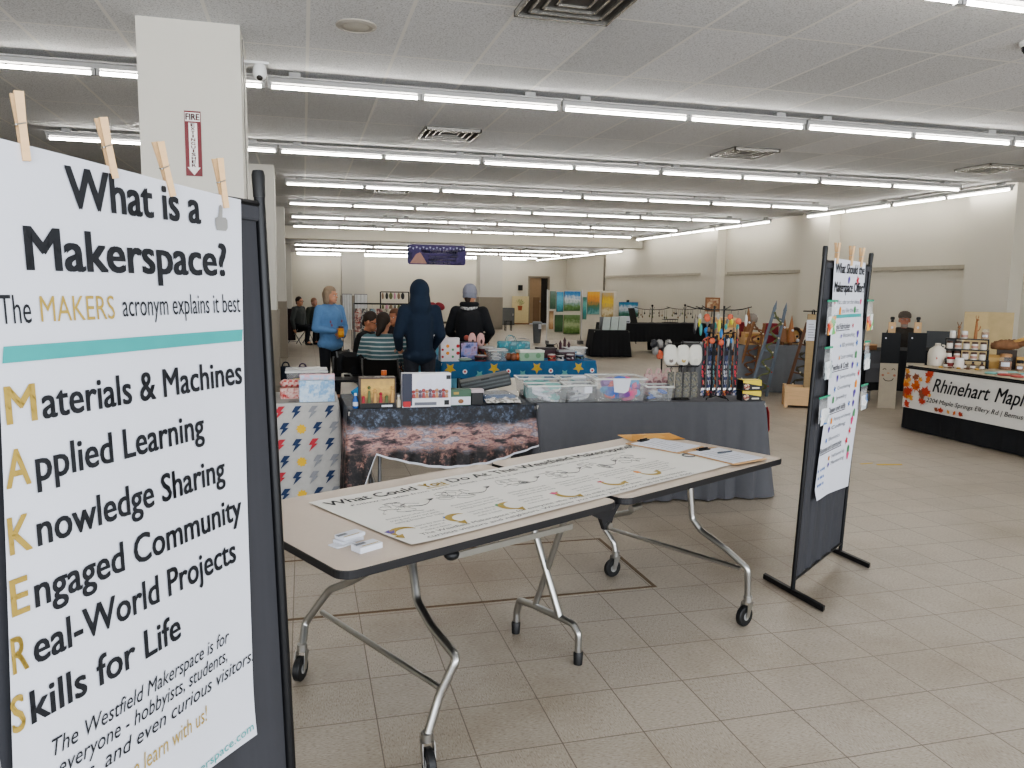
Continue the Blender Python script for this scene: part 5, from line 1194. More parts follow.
# ------------------------------------------------------------------ wooden decor stall (middle right)
TW = Tab((5.95, 11.15), radians(-12))
stall_table('folding table under the grey cloth of the wooden decor stall', TW.l, TW.rz, 1.95, .75)
o = cloth('tablecloth', 1.95, .75, ZT, lambda x, y, n: .012, mat('worn_grey_cloth', '#6f7277', .9, scale=12), ripple=.012, flare=.04, freq=5, seed=17); tag(put(o, TW.l, TW.rz), 'grey tablecloth of the wooden decor stall behind the ladders', 'tablecloth')
M_garl = mat('garland', '#6d7250', .9, var=.4, scale=25); M_lad2 = mat('blue_grey_wood', '#6d7884', .7, var=.2, scale=8)
def ladder(lab, loc, rz, h, lean, w, m, garm, point):
    t = thing('wooden_ladder', lab, 'ladder', loc, rz); t.rotation_euler = (0, .17, rz)
    L = lambda x, s: V((x, s*h*sin(lean), s*h*cos(lean)))
    for i, x in enumerate((-w/2, w/2)):
        g = MB(); a, b = L(x, 0), L(x*.62, 1); g.cyl(a, b, .026, .024, 6); 
        if point: g.cyl(b, b+(b-a).normalized()*.13, .03, .002, 6)
        g.build('rail', m, t)
    for k in range(5):
        s = .14+.19*k; ww = w*(1-.38*s); MB().cyl(L(-ww/2, s), L(ww/2, s), .013, n=8).build('rung', m, t)
    P = [L((w*.45)*sin(k*1.9)*(1-.3*k/16), .06+.9*k/16)+V((0, -.035-.01*cos(k*3), 0)) for k in range(17)]
    g = MB().tube(P, lambda q: .014+.006*sin(90*q), 6, 2)
    for v in g.b.verts: v.co += V((rg.uniform(-1, 1), rg.uniform(-1, 1), rg.uniform(-1, 1)))*.009
    gar = g.build('garland', garm, t)
    for k in range(10):
        q = P[1+k*3//2]; MB().ell(q+V((0, -.015, .01)), .013, 8).build('berry', [mat('berry_red', '#9d4238', .5), mat('berry_cream', '#d9cfb4', .5)][k % 2], gar, smooth=True)
ladder('brown wooden ladder wound with garland, leftmost of three leaning ladders', (6.76, 11.0, .02), -.35, 1.12, -.08, .27, M_brown, mat('garland_rust', '#7a5843', .9, var=.4, scale=25), False)
ladder('blue-grey pointed ladder wound with green garland, middle of three', (6.76, 10.55, .02), -.4, 1.34, -.10, .25, M_lad2, M_garl, True)
ladder('dark brown wooden ladder with a twig garland, rightmost of three', (7.13, 10.17, .02), -.5, 1.15, -.10, .27, mat('dark_brown_wood', '#6f5140', .7, var=.25, scale=8), mat('garland_dark', '#4f4a3e', .9, var=.4, scale=25), False)
# pointed wooden trees, boxes and round pieces on the decor table
def pick(lab, x, y, h, r, m, dz=0):
    t = thing('wooden_tree', lab, 'decoration', TW.at(x, y, dz)); MB().cyl((0, 0, 0), (0, 0, .05), .03, n=8).build('trunk', M_brown, t); MB().cyl((0, 0, .05), (0, 0, h), r, .004, 8).build('cone', m, t); MB().ell((0, -r*.5, h*.5), .02, 8).build('bauble', M_white, t, smooth=True)
pick('short pointed brown wooden tree on the decor stall, left of the blue ladder', .94, .25, .50, .08, M_brown, .1)
pick('pointed brown wooden tree on the decor stall, right of the blue ladder, tallest', 1.5, .2, .56, .09, M_brown, 0)
pick('smaller brown wooden tree beside the tallest one on the decor stall', 1.62, .16, .47, .08, M_carv, 0)
for lab, x, y, w_, d_, h_, mm in (('plain wooden crate on the left of the decor stall', .62, .32, .34, .3, .42, M_wood), ('low wooden box at the front of the decor stall', .98, .03, .30, .2, .2, M_wood), ('red cushion-shaped box behind the low wooden box', .92, .52, .28, .14, .34, mat('dark_red_box', '#7f2833', .7)), ('wooden box stand left of the pointed trees', 1.02, .25, .36, .25, .1, M_wood), ('tan wooden box under the right trees', 1.72, .3, .3, .25, .26, M_wood), ('small dark red box behind the pointed trees', 1.42, .45, .22, .14, .33, MC['dark_red_box'])):
    t = thing('wooden_box', lab, 'box', TW.at(x, y), TW.rz)
    MB().box(-w_/2, w_/2, 0, d_, 0, h_).build('box_body', mm, t, bevel=.004)
    if mm is M_wood:
        for j in range(2): MB().box(-w_/2-.003, w_/2+.003, -.006, 0, h_*(.12+.5*j), h_*(.40+.5*j)).build('slat', M_kraft, t)
        MB().ell((w_*.2, -.008, h_*.5), .02, 8).build('knot', M_black, t)
o = thing('grey_wreath', 'grey fluffy round ornament on top of the decor stall', 'ornament', TW.at(1.1, .5, .0)); MB().cyl((0, 0, 0), (0, 0, .32), .012, n=8).build('stem', M_brown, o); m = MB().ell((0, 0, .4), .085, 14)
for v in m.b.verts: v.co += V((rg.uniform(-1, 1), rg.uniform(-1, 1), rg.uniform(-1, 1)))*.012
m.build('puff', mat('grey_puff', '#8e867e', .9), o, smooth=True)
o = thing('wreath', 'dark twig wreath hanging before the tan box on the decor stall', 'wreath', TW.at(1.72, .26, .02)); m = MB().tube([(.11*cos(a), -.02, .13+.11*sin(a)) for a in [i*pi/10 for i in range(21)]], .025, 8, 0)
for v in m.b.verts: v.co += V((rg.uniform(-1, 1), rg.uniform(-1, 1), rg.uniform(-1, 1)))*.012
m.build('twigs', mat('twig_dark', '#4a3d35', .9, var=.3), o); MB().ell((.03, -.05, .05), .03, 10).build('bow', M_white, o, smooth=True)
# tall planter post with crate, hook and paper sign
t = thing('planter_post', 'pale wooden crate with a tall post, black hook and paper sign', 'planter', (6.74, 9.5, 0), -.5)
for s_ in (-1, 1): MB().box(-.19, .19, .15*s_-.01, .15*s_+.01, .03, .29).build('side', M_wood, t, bevel=.003); MB().box(.185*s_-.012, .185*s_+.012, -.16, .16, .03, .29).build('side', M_wood, t, bevel=.003)
for x in (-.185, .185):
    for y in (-.15, .15): MB().box(x-.025, x+.025, y-.025, y+.025, 0, .3).build('corner_post', M_wood, t, bevel=.003)
MB().box(-.18, .18, -.14, .14, .04, .05).build('bottom', M_wood, t)
MB().box(.06, .17, .05, .09, .05, 1.3).build('post', mat('post_wood', '#a08a66', .65, var=.15, stretch=(1, 1, 6)), t, bevel=.003)
MB().tube([(.12, .06, 1.28), (.12, .06, 1.36), (.12, -.16, 1.36), (.12, -.16, 1.30)], .01, 8).build('hook', M_black, t, smooth=True); MB().tube([(.0, .07, 1.34), (.25, .07, 1.34)], .009, 6, 0).build('crossbar', M_black, t)
sg = MB().box(.05, .19, .03, .045, .93, 1.22).build('paper_sign', M_white, t)
for j in range(6): MB().box(.075, .165-.01*(j % 3), .028, .0305, .97+.037*j, .977+.037*j).build('writing', M_mid, sg)

# ------------------------------------------------------------------ far background
# artist's grid panels and paintings
M_pan = mat('white_panel', '#cfcabd', .7)
for i, (a, b, zz) in enumerate(((6.8, 7.84, 0), (7.86, 8.95, .0))):
    t = thing('room_divider', ('left white panel of the painting display, far back', 'right white panel of the painting display, far back')[i], 'panel', (a, 21.62, 0))
    MB().box(0, b-a, 0, .03, .12, 1.56).build('board', M_pan, t)
    for x in (.03, b-a-.03): MB().box(x-.015, x+.015, -.12, .15, 0, .1).build('foot', M_leg, t); 
    MB().box(0, .02, -.01, .04, .1, 1.58).build('side_trim', M_whitemetal, t)
PNT = [(6.88, 7.05, 1.02, 1.53, 'dark narrow landscape, top left', ['#39513f', '#52745c', '#7c8f86']), (7.08, 7.28, .94, 1.51, 'narrow blue water view, top row', ['#2f6f6f', '#4fa3b5', '#6fb8d4', '#3f8fc0']), (7.31, 7.8, .97, 1.53, 'wide green meadow under blue sky, top row', ['#3d5c30', '#5d8042', '#8aa3a0', '#d5dadc', '#4d8fc0', '#2f76b4']),
       (7.89, 8.0, .72, 1.37, 'slim teal waterfall picture', ['#4b7d6d', '#3b8f90', '#6fb0a8', '#3c6f60']), (8.03, 8.4, .87, 1.53, 'orange sunset over green water', ['#87b3b0', '#3f7f80', '#5a7a50', '#c98a4a', '#e0a03c', '#dfae4a']), (8.48, 8.84, .8, 1.51, 'yellow flower picture on pale ground', ['#a98f5a', '#d8cfb0', '#b79b62', '#e0c244', '#c9a44a', '#b3a184']),
       (7.04, 7.28, .36, .85, 'dark green forest, bottom row', ['#2f4a30', '#4a6b44', '#39583c']), (7.31, 7.8, .3, .85, 'wide green bog with pale pools, bottom row', ['#3f5a2c', '#6d8a4a', '#a8b48c', '#5c7a40', '#6f8a5a']), (6.87, 6.99, .44, .96, 'slim tan picture at the far left', ['#a4774c', '#d0b48c', '#8a6a4a'])]
for i, (a, b, z0, z1, lab, st) in enumerate(PNT):
    t = thing('painting', f'unframed painting on the far panels: {lab}', 'painting', (a, 21.6, z0), group='paintings on the far panels')
    MB().box(0, b-a, -.03, 0, 0, z1-z0).build('canvas', mat_painting('painting_%d' % i, st, 6), t)
    MB().box(.0, b-a, .0, .015, .01, z1-z0-.01).build('stretcher', M_wood, t)
t = thing('painting', 'mountain lake painting on a black easel right of the far panels', 'painting', (8.98, 21.5, .80)); MB().box(0, .6, -.03, 0, 0, .44).build('canvas', mat_painting('painting_lake', ['#2a5048', '#35705c', '#8fa8b4', '#c9ced4', '#3f86a8', '#2f6c96'], 6), t); MB().box(.01, .59, 0, .015, .01, .43).build('stretcher', M_wood, t)
t = thing('easel', 'black easel carrying the lake painting', 'easel', (9.28, 21.58, 0))
for x in (-.3, .3): MB().cyl((x, -.05, 0), (0, 0, 1.3), .014, n=8).build('leg', M_black, t)
MB().cyl((0, .45, 0), (0, .01, 1.3), .014, n=8).build('leg', M_black, t); MB().box(-.25, .25, -.09, 0, .76, .795).build('ledge', M_black, t); MB().box(-.03, .03, -.07, .0, 1.235, 1.3).build('clamp', M_black, t)
# two black tables before the right wall
B1 = Tab((6.65, 17.35), radians(-6)); B2 = Tab((7.3, 18.3), radians(-3), .757)
stall_table('low table under the black cloth nearer the paintings', B1.l, B1.rz, .85, .6, .62); o = cloth('tablecloth', .85, .6, .637, lambda x, y, n: .012, M_blackcloth, ripple=.012, flare=.06, seed=20); tag(put(o, B1.l, B1.rz), 'black tablecloth on the low table before the far paintings', 'tablecloth')
bt = stall_table('long far table with black cloth and wheeled legs showing below', B2.l, B2.rz, 2.9, .75); o = cloth('tablecloth', 2.9, .75, ZT, lambda x, y, n: .30 if x < 1.45 else .02, M_blackcloth, ripple=.01, flare=.03, seed=21); tag(put(o, B2.l, B2.rz), 'black tablecloth on the long far table, shorter at its left', 'tablecloth')
t = thing('print_rack', 'slanted clear print rack on the low black table', 'rack', B1.at(.5, .35, -.757+.64), B1.rz)
for k in range(3): MB().poly([(-.1+.2*k-.18, -.22, .0), (.08+.2*k-.18, -.22, 0), (.20+.2*k-.18, .1, .30), (.02+.2*k-.18, .1, .30)], (0, .012, 0)).build('print_sleeve', mat('print_grey', '#a9b4b3', .3), t)
MB().box(-.26, .42, .10, .12, 0, .3).build('back_bar', M_leg, t)
for i, x in enumerate((.12, .42, .62)):
    t = thing('paper_box', f'white paper box on the left of the long black table, {ORD[i]} from left', 'box', B2.at(x, .25), B2.rz, 'white boxes on the far table'); MB().box(-.12, .12, 0, .2, 0, .13+.02*i).build('carton', M_white, t); MB().box(-.1, .1, -.002, 0, .02, .05).build('label', M_mid, t)
t = thing('display_board', 'black slanted display board on the long far table', 'board', B2.at(.86, .25), B2.rz+.5); MB().poly([(-.12, 0, 0), (.12, 0, 0), (.12, .12, .38), (-.12, .12, .38)], (0, .012, 0)).build('board', M_blackp, t); MB().box(-.1, .1, .08, .2, 0, .02).build('foot', M_black, t)
def jtree(lab, loc, s_, seed):
    r_ = random.Random(seed); t = thing('jewelry_stand', lab, 'jewelry stand', loc)
    MB().lathe([(.13*s_, 0), (.13*s_, .012), (.02, .03)], n=16).build('base', M_black, t); MB().cyl((0, 0, .02), (0, 0, .46*s_), .012, n=8).build('pole', M_black, t); MB().ell((0, 0, .47*s_), .03, 10).build('finial', M_black, t)
    for k in range(6):
        a = k*pi/3+.2; e = V((.62*s_*cos(a)*(1 if k % 3 else .9), .3*s_*sin(a), .38*s_+.04)); MB().tube([(0, 0, .36*s_), e*.6+V((0, 0, .12*s_)), e], .007, 6).build('arm', M_black, t, smooth=True)
    for k in range(16):
        a = k*2*pi/16; rr = r_.uniform(.1, .55)*s_; h_ = r_.uniform(.08, .22)*s_; m = MB(); m.cyl((rr*cos(a), rr*.5*sin(a), .36*s_), (rr*cos(a), rr*.5*sin(a), .36*s_-h_), .004, n=5); m.ell((rr*cos(a), rr*.5*sin(a), .36*s_-h_), (.02, .015, .03), 8); m.build('pendant', [MC['charm_grey'], MC['charm_brown'], MC['charm_black'], M_garl][k % 4], t)
jtree('black jewelry stand with spread arms on the long far table', B2.at(1.35, .3), .95, 3)
jtree('second black jewelry stand with spread arms, at the right of the long far table', B2.at(2.25, .3), 1.0, 5)
t = thing('wire_basket', 'low black wire basket between the jewelry stands', 'basket', B2.at(1.85, .2), B2.rz)
for z in (.02, .10): MB().tube([(-.2, 0, z), (.2, 0, z), (.2, .2, z), (-.2, .2, z), (-.2, 0, z)], .008, 6, 1).build('ring', M_black, t)
for k in range(6): MB().cyl((-.18+.07*k, 0, .02), (-.18+.07*k, 0, .1), .005, n=5).build('wire', M_black, t)
# framed picture on the right wall top of lanyards
t = thing('picture_frame', 'small brown framed picture behind the lanyard rack, far away', 'picture', (9.3, 16.6, 0), -.3); MB().cyl((0, .03, 0), (0, .03, 1.2), .014, n=8).build('stand', M_black, t); MB().lathe([(.16, 0), (.16, .015)], n=16).build('stand_base', M_black, t)
MB().box(-.17, .17, -.01, .03, 1.12, 1.45).build('frame', M_brown, t, bevel=.006); MB().box(-.13, .13, -.014, -.01, 1.16, 1.41).build('picture', mat_blotch('portrait', ['#4a3a2c', '#b58f68', '#8a5f48', '#d0b796'], 6), t)
# floor items at the far back
t = thing('trash_bin', 'tall grey trash bin on the floor before the far doorway', 'trash bin', (6.66, 22.1, 0)); MB().lathe([(.10, 0), (.135, .55), (.14, .57)], n=20).build('bin_body', mat('bin_grey', '#5d6266', .6), t, smooth=True); MB().lathe([(.147, .57), (.147, .6), (.12, .63)], n=20).build('lid', mat('bin_lid', '#787d80', .6), t, smooth=True); MB().box(.0, .09, -.142, -.125, .42, .56).build('label', M_white, t)
t = thing('cabinet', 'dark grey cabinet against the back wall left of the doorway', 'cabinet', (8.55, 33.0, 0)); MB().box(-.36, .36, 0, .5, 0, .74).build('case', mat('cab_grey', '#5a5d5e', .6), t, bevel=.01); MB().box(-.34, .34, -.012, 0, .03, .71).build('door', mat('cab_door', '#66696a', .6), t); MB().box(.26, .30, -.03, -.012, .4, .5).build('handle', M_chrome, t)
t = thing('stool', 'small black metal stool in front of the dark cabinet', 'stool', (7.45, 28.5, 0)); MB().box(-.13, .13, -.1, .12, .36, .39).build('seat', M_black, t)
for x in (-.11, .11):
    for y in (-.09, .1): MB().cyl((x, y, 0), (x, y, .36), .014, n=6).build('leg', M_black, t)
    MB().cyl((x, -.09, .14), (x, .1, .14), .01, n=6).build('rung', M_black, t)
t = thing('notice_board', 'cream panel with a potted plant picture left of the doorway', 'panel', (9.36, 33.7, 0)); MB().box(-.38, .38, 0, .05, .0, 1.25).build('board', mat('cream_board', '#d3c59c', .7), t); MB().box(-.4, .4, -.1, .15, 0, .05).build('foot', M_brown, t)
pp = MB().poly([(-.1, -.004, .62), (.06, -.004, .62), (.09, -.004, .82), (-.13, -.004, .82)]).build('pot_print', mat('pot_terra', '#a5583c', .7), t); g = MB()
for k in range(7):
    a = pi*(.15+.7*k/6); g.poly([(-.02, -.005, .82), (-.02+.2*cos(a)-.03, -.005, .85+.24*sin(a)), (-.02+.25*cos(a), -.005, .84+.3*sin(a))])
g.build('leaf_print', mat('leaf_green', '#5d7a44', .7), t)
t = thing('wall_phone', 'dark wall phone with a small plate left of the doorway', 'phone', (9.42, 33.99, 1.5)); MB().box(-.1, .1, -.06, 0, 0, .24).build('phone_body', M_blackp, t, bevel=.01); MB().box(-.07, -.02, -.1, -.06, .02, .22).build('handset', M_black, t, bevel=.01)
# clothes rack, trinket frame, hanging sheets far left
t = thing('clothes_rack', 'long clothes rack behind the seated people, hung with knitted goods', 'rack', (.80, 13.1, 0), -.05)
for x in (0, .95):
    MB().cyl((x, 0, .04), (x, 0, 1.32), .013, n=8).build('post', M_leg, t); MB().cyl((x, -.22, .04), (x, .22, .04), .013, n=8).build('foot', M_leg, t)
MB().cyl((0, 0, 1.31), (.95, 0, 1.31), .012, n=8).build('rail', M_black, t)
knit = [('red', '#a83b3f'), ('navy', '#28324a'), ('sky blue', '#6f9cb5'), ('red and white', '#9c4a50'), ('cream', '#cfc7b0'), ('olive', '#8a8a55'), ('pale teal', '#7fa6a5'), ('tan', '#b39a68')]
for i, (cname, c_) in enumerate(knit):
    x = .06+.12*i; h_ = .38+.08*(i % 3)
    t = thing('hanging_knit', f'{cname} knitted item on the far clothes rack, {ORD[i]} from left', 'knitwear', (.80+x, 13.09, 1.30), -.05+.3*sin(i), 'knits on the far rack')
    MB().tube([(0, 0, -.08), (0, 0, -.02), (.012, 0, .012), (.02, 0, -.004)], .003, 6).build('hanger', M_chrome, t)
    g = MB().grid(lambda u, w_: V(((u-.5)*(.16-.05*w_+.02*sin(3*w_+i)), .02*sin(9*u+i), -.07-h_*(1-w_))), 8, 8); g.build('knit', mat_blotch('knit_%d' % i, [c_, c_, '#d8d3c6', c_, '#7d7a74'], 18, .9), t, smooth=True)
t = thing('trinket_rack', 'black rectangular frame hung with small trinkets, behind the clothes rack', 'frame', (1.32, 14.0, 0))
for x in (0, .5): MB().cyl((x, 0, 0), (x, 0, 1.5), .012, n=8).build('post', M_black, t); MB().box(x-.015, x+.015, -.2, .2, 0, .03).build('foot', M_black, t)
for z in (1.5, 1.28, 1.1): MB().cyl((0, 0, z), (.5, 0, z), .009, n=8).build('bar', M_black, t)
for i in range(12):
    o = MB().ell((0, 0, -.06), (.02+.006*(i % 3), .015, .06), 8).build('trinket', [MC['charm_brown'], mat('trk_pink', '#c58aa0', .6), M_garl, MC['charm_black']][(i*3) % 4], None, smooth=True)
    o.location = (1.36+.07*(i % 6), 13.985, 1.49-.21*(i//6)); tag(o, f'{["brown", "black", "green", "pink"][(i*3) % 4] if False else ["brown", "black", "olive", "pink"][i % 4]} trinket in the black frame, {["upper", "lower"][i//6]} row, {ORD[i%6]} from left', 'trinket', 'trinkets in the black frame')
for i, (x, w_) in enumerate(((.95, .22), (1.25, .3))):
    t = thing('hanging_sheet', ('left pale sheet on a stand far behind the woman in blue', 'right pale sheet on a stand far behind the woman in blue')[i], 'sheet', (x, 20, 0)); MB().grid(lambda u, q: V((w_*u, .01*sin(20*u), .5+.88*q)), 10, 4).build('sheet', mat('pale_sheet', '#c9cbcc', .7), t, smooth=True)
    for xx in (0, w_): MB().cyl((xx, .03, 0), (xx, .03, 1.4), .012, n=6).build('post', M_leg, t); MB().cyl((xx, -.2, .012), (xx, .2, .012), .012, n=6).build('foot', M_leg, t)
    MB().cyl((0, .03, 1.39), (w_, .03, 1.39), .01, n=6).build('bar', M_leg, t)
# far stall with a blue-white skirt, red bow and dark goods, glimpsed between the two people at the blue table
TF = Tab((1.75, 12.1), 0)
stall_table('far table with pale blue skirt, glimpsed between two standing people', TF.l, 0, .95, .6); o = cloth('tablecloth', .95, .6, ZT, lambda x, y, n: .02, mat('aqua_cloth', '#6fa9c4', .8), ripple=.01, flare=.03, seed=30); tag(put(o, TF.l, 0), 'pale blue table skirt between the two people at the blue table', 'tablecloth')
t = thing('bow_wreath', 'dark red bow on a white stand between two standing people', 'decoration', (2.02, 12.3, ZT))
MB().lathe([(.10, 0), (.03, .2), (.08, .4), (.09, .46)], n=14).build('stand', M_white, t, smooth=True)
for s_ in (-1, 1): MB().ell((.07*s_, 0, .54), (.085, .05, .06), 12, Matrix.Rotation(.4*s_, 4, 'Y')).build('bow_loop', mat('bow_red', '#8c2f38', .7), t, smooth=True)
MB().ell((0, -.03, .53), .03, 10).build('bow_knot', MC['bow_red'], t, smooth=True)
t = thing('goods_pile', 'brown and grey wrapped bundle beside the red bow', 'bundle', (2.42, 12.3, ZT))
for dx, dz, m_ in ((-.1, .12, 'charm_brown'), (.03, .15, 'charm_grey'), (.12, .1, 'charm_black'), (.0, .3, 'charm_brown'), (.1, .32, 'charm_grey')): MB().ell((dx, 0, dz), (.09, .08, .11), 12).build('bundle', MC[m_], t, smooth=True)
# bags on the floor at left
def sack(lab, loc, m, w_, h_):
    t = thing('cloth_bag', lab, 'bag', loc); g = MB().lathe([(w_*.8, 0), (w_, h_*.2), (w_*.9, h_*.6), (w_*.5, h_*.95), (w_*.2, h_)], n=16)
    for v in g.b.verts: v.co.x += rg.uniform(-1, 1)*.02; v.co.y += rg.uniform(-1, 1)*.02
    g.build('bag_body', m, t, smooth=True); MB().tube([(-w_*.3, 0, h_*.9), (-w_*.2, 0, h_*1.25), (w_*.2, 0, h_*1.25), (w_*.3, 0, h_*.9)], .012, 6).build('handle', m, t, smooth=True)
sack('dark navy bag on the floor behind the bolt cloth table', (-.30, 13.4, 0), M_navyc, .2, .26)
sack('purple patterned bag on the floor right of the navy bag', (-.03, 13.9, 0), mat_blotch('purple_print', ['#3a2748', '#4c3560', '#6a5a80', '#33213f'], 14), .2, .2)

# ------------------------------------------------------------------ people
def grow(name, prims, voxel, m, parent, smooth=6):
    """one continuous surface grown round tapered limbs and ellipsoids"""
    b = MB()
    for p in prims:
        if p[0] == 'c': b.hull(p[1], p[3], p[2], p[4])
        else: b.ell(p[1], p[2], 16, p[3] if len(p) > 3 else None)
    o = b.build(name, m, None); r = o.modifiers.new('r', 'REMESH'); r.mode = 'VOXEL'; r.voxel_size = voxel
    s = o.modifiers.new('s', 'SMOOTH'); s.factor = .5; s.iterations = smooth
    dg = bpy.context.evaluated_depsgraph_get(); me = bpy.data.meshes.new_from_object(o.evaluated_get(dg))
    old = o.data; o.modifiers.clear(); o.data = me; bpy.data.meshes.remove(old)
    me.polygons.foreach_set('use_smooth', [True]*len(me.polygons)); me.name = name
    if not me.materials: me.materials.append(m)
    o.parent = parent; return o
def C(a, b, r1, r2=None): return ('c', V(a), V(b), r1, r2 if r2 is not None else r1)
def Eo(c, r, M=None): return ('e', V(c), r, M) if M else ('e', V(c), r)
def hand(wr, d, pn, curl, s=1, thumb=1):
    """palm and five fingers: d = finger direction, pn = palm normal the fingers close toward"""
    d = V(d).normalized(); pn = V(pn); pn = (pn-d*pn.dot(d)).normalized(); w_ = d.cross(pn)*thumb; wr = V(wr); P = []
    for k in (-1, 0, 1): P.append(C(wr+w_*.015*k*s, wr+d*.075*s+w_*.026*k*s, .016*s, .013*s))
    for k, L in zip((-1.5, -.5, .5, 1.5), (.055, .068, .072, .064)):
        a = wr+d*.078*s+w_*.018*k*s; dd = (d*cos(curl)+pn*sin(curl)); e = a+dd*L*.55*s; d2 = d*cos(curl*2.1)+pn*sin(curl*2.1); P += [C(a, e, .0095*s, .0085*s), C(e, e+d2*L*.5*s, .0085*s, .007*s)]
    a = wr+d*.025*s+w_*.03*s; e = a+(d*.6+w_*.8+pn*.3).normalized()*.04*s; P += [C(a, e, .012*s, .010*s), C(e, e+(d*.85+w_*.1+pn*.6).normalized()*.032*s, .010*s, .008*s)]
    return P
def person(lab, loc, rz, H=1.66, sit=False, stout=1.0, skin=None, arms=None, head_turn=0, head_down=0, top=None, topname='jacket', bottom=None, shoe=None, hair=None, hair_style='short', lean=0, extras=None, hat=None, hood=None, sleeves='long', glasses=False, hand_curl=.6, face=True):
    """figure facing local -y; x>0 is its left side"""
    skin = skin or M_skin; t = thing('person', lab, 'person', loc, rz)
    k = H/1.70; hipz = .895*k if not sit else .48
    Rx = Matrix.Rotation(lean, 4, 'X'); up = lambda x, y, z: V((0, 0, hipz)) + (Rx @ V((x*k, y*k, z*k)))
    st = stout; pel = up(0, 0, 0); wai = up(0, 0, .16); che = up(0, -.01, .36); nk = up(0, .01, .525); hd = up(0, -.03, .665)
    sh = {s: up(s*.165*(1+.35*(st-1)), .01, .475) for s in (-1, 1)}
    arms = arms or {}
    el = {}; wrs = {}; hdv = {}; pnv = {}
    for s in (-1, 1):
        a = arms.get(s) or ((s*.25, .03, .20), (s*.24, -.04, -.04), (0, -.1, -1), (-s, 0, 0))
        el[s] = up(*a[0]); wrs[s] = up(*a[1]); hdv[s] = V(a[2]); pnv[s] = V(a[3])
    hip = {s: pel+V((s*.09*k*(1+.4*(st-1)), 0, -.02)) for s in (-1, 1)}
    if sit:
        kn = {s: hip[s]+V((s*.06, -.42*k, .0)) for s in (-1, 1)}; an = {s: V((kn[s].x+s*.01, kn[s].y+.04, .09)) for s in (-1, 1)}
    else:
        kn = {s: V((s*.10*k, -.01, .48*k)) for s in (-1, 1)}; an = {s: V((s*.11*k, .02, .085)) for s in (-1, 1)}
    B = [C(pel, wai, .115*st, .11*st), C(wai, che, .11*st, .125*st), C(che, nk, .12, .05), C(nk, hd, .052*k, .05*k)]
    HR = Matrix.Rotation(head_turn, 4, 'Z') @ Matrix.Rotation(head_down, 4, 'X'); hp = lambda x, y, z: hd+(HR @ V((x*k, y*k, z*k)))
    HM = HR.to_3x3().to_4x4()
    B += [Eo(hp(0, .01, .03), (.076*k, .095*k, .105*k), HM), Eo(hp(0, -.03, -.04), (.058*k, .062*k, .065*k), HM), C(hp(0, -.085, .02), hp(0, -.108, -.012), .010*k, .014*k), C(hp(-.04, -.082, .04), hp(.04, -.082, .04), .012*k), Eo(hp(0, -.078, -.082), (.022*k, .018*k, .016*k))]
    for s in (-1, 1):
        B += [Eo(hp(s*.078, .012, .0), (.012*k, .022*k, .032*k), HM), C(sh[s], el[s], .052*k, .042*k), C(el[s], wrs[s], .042*k, .028*k)]
        B += hand(wrs[s], hdv[s], pnv[s], hand_curl, k, s)
        B += [C(hip[s], kn[s], .085*k, .055*k), C(kn[s], an[s], .055*k, .038*k), C(an[s], an[s]+V((0, -.13*k, -.045)), .038*k, .03*k)]
    body = grow('body', B, .0085, skin, t, 5)
    if face:
        for s in (-1, 1):
            MB().ell(hp(s*.032, -.083, .018), (.012*k, .007*k, .008*k), 10, HM).build('eye', M_white, t, smooth=True); MB().ell(hp(s*.031, -.0885, .018), .0055*k, 8).build('pupil', M_eye, t, smooth=True)
        MB().ell(hp(0, -.092, -.052), (.024*k, .007*k, .006*k), 10, HM).build('mouth', M_lip, t, smooth=True)
        if glasses:
            g = MB()
            for s in (-1, 1): g.tube([hp(s*.034+.022*cos(a), -.098, .018+.017*sin(a)) for a in [i*pi/6 for i in range(13)]], .003*k, 6, 0); g.tube([hp(s*.056, -.095, .022), hp(s*.08, .0, .02)], .003*k, 6, 0)
            g.build('glasses', M_black, t)
    # garments
    J = [Eo(pel+V((0, 0, -.03)), (.178*st**.7, .142*st**.7, .10)), C(pel+V((-.04, 0, -.01)), pel+V((.04, 0, -.01)), .118*st**.7), C(pel+V((0, 0, .0)), wai, .128*st, .135*st), C(sh[-1]*.55+nk*.45, sh[1]*.55+nk*.45, .062*k), C(wai, che, .135*st, .148*st), C(che, up(0, .01, .50), .142*st, .075)] + [C(sh[-1], sh[1], .068*k, .068*k)]
    for s in (-1, 1):
        J.append(C(che+V((0, 0, .04)), sh[s], .11, .072*k))
        if sleeves == 'long': J += [C(sh[s], el[s], .072*k*st**.5, .06*k*st**.5), C(el[s], wrs[s], .058*k*st**.5, .046*k)]
        else: J += [C(sh[s], sh[s].lerp(el[s], .7), .07*k, .066*k)]
    if hood: J += [Eo(hp(0, .03, .035), (.115*k, .128*k, .135*k), HM), C(hp(0, .04, -.03), nk+V((0, .03, -.01)), .115*k, .125*k)]
    jk = grow(topname, J, .012, top, t, 8)
    if sit: Q = [C(pel+V((-.05, .02, 0)), pel+V((.05, .02, 0)), .13*st, .13*st)]
    else: Q = [C(pel+V((-.04, 0, .02)), pel+V((.04, 0, -.03)), .108*st**.6, .108*st**.6)]
    for s in (-1, 1): Q += [C(hip[s], kn[s], .090*k*st**.5, .075*k), C(kn[s], an[s]+V((0, 0, .015)), .072*k, .062*k)]
    grow('trousers', Q, .012, bottom, t, 6)
    for s in (-1, 1): MB().hull(an[s]+V((0, .01, -.045)), .043, an[s]+V((0, -.15*k, -.052)), .033).build('shoe', shoe or M_blackp, t, smooth=True)
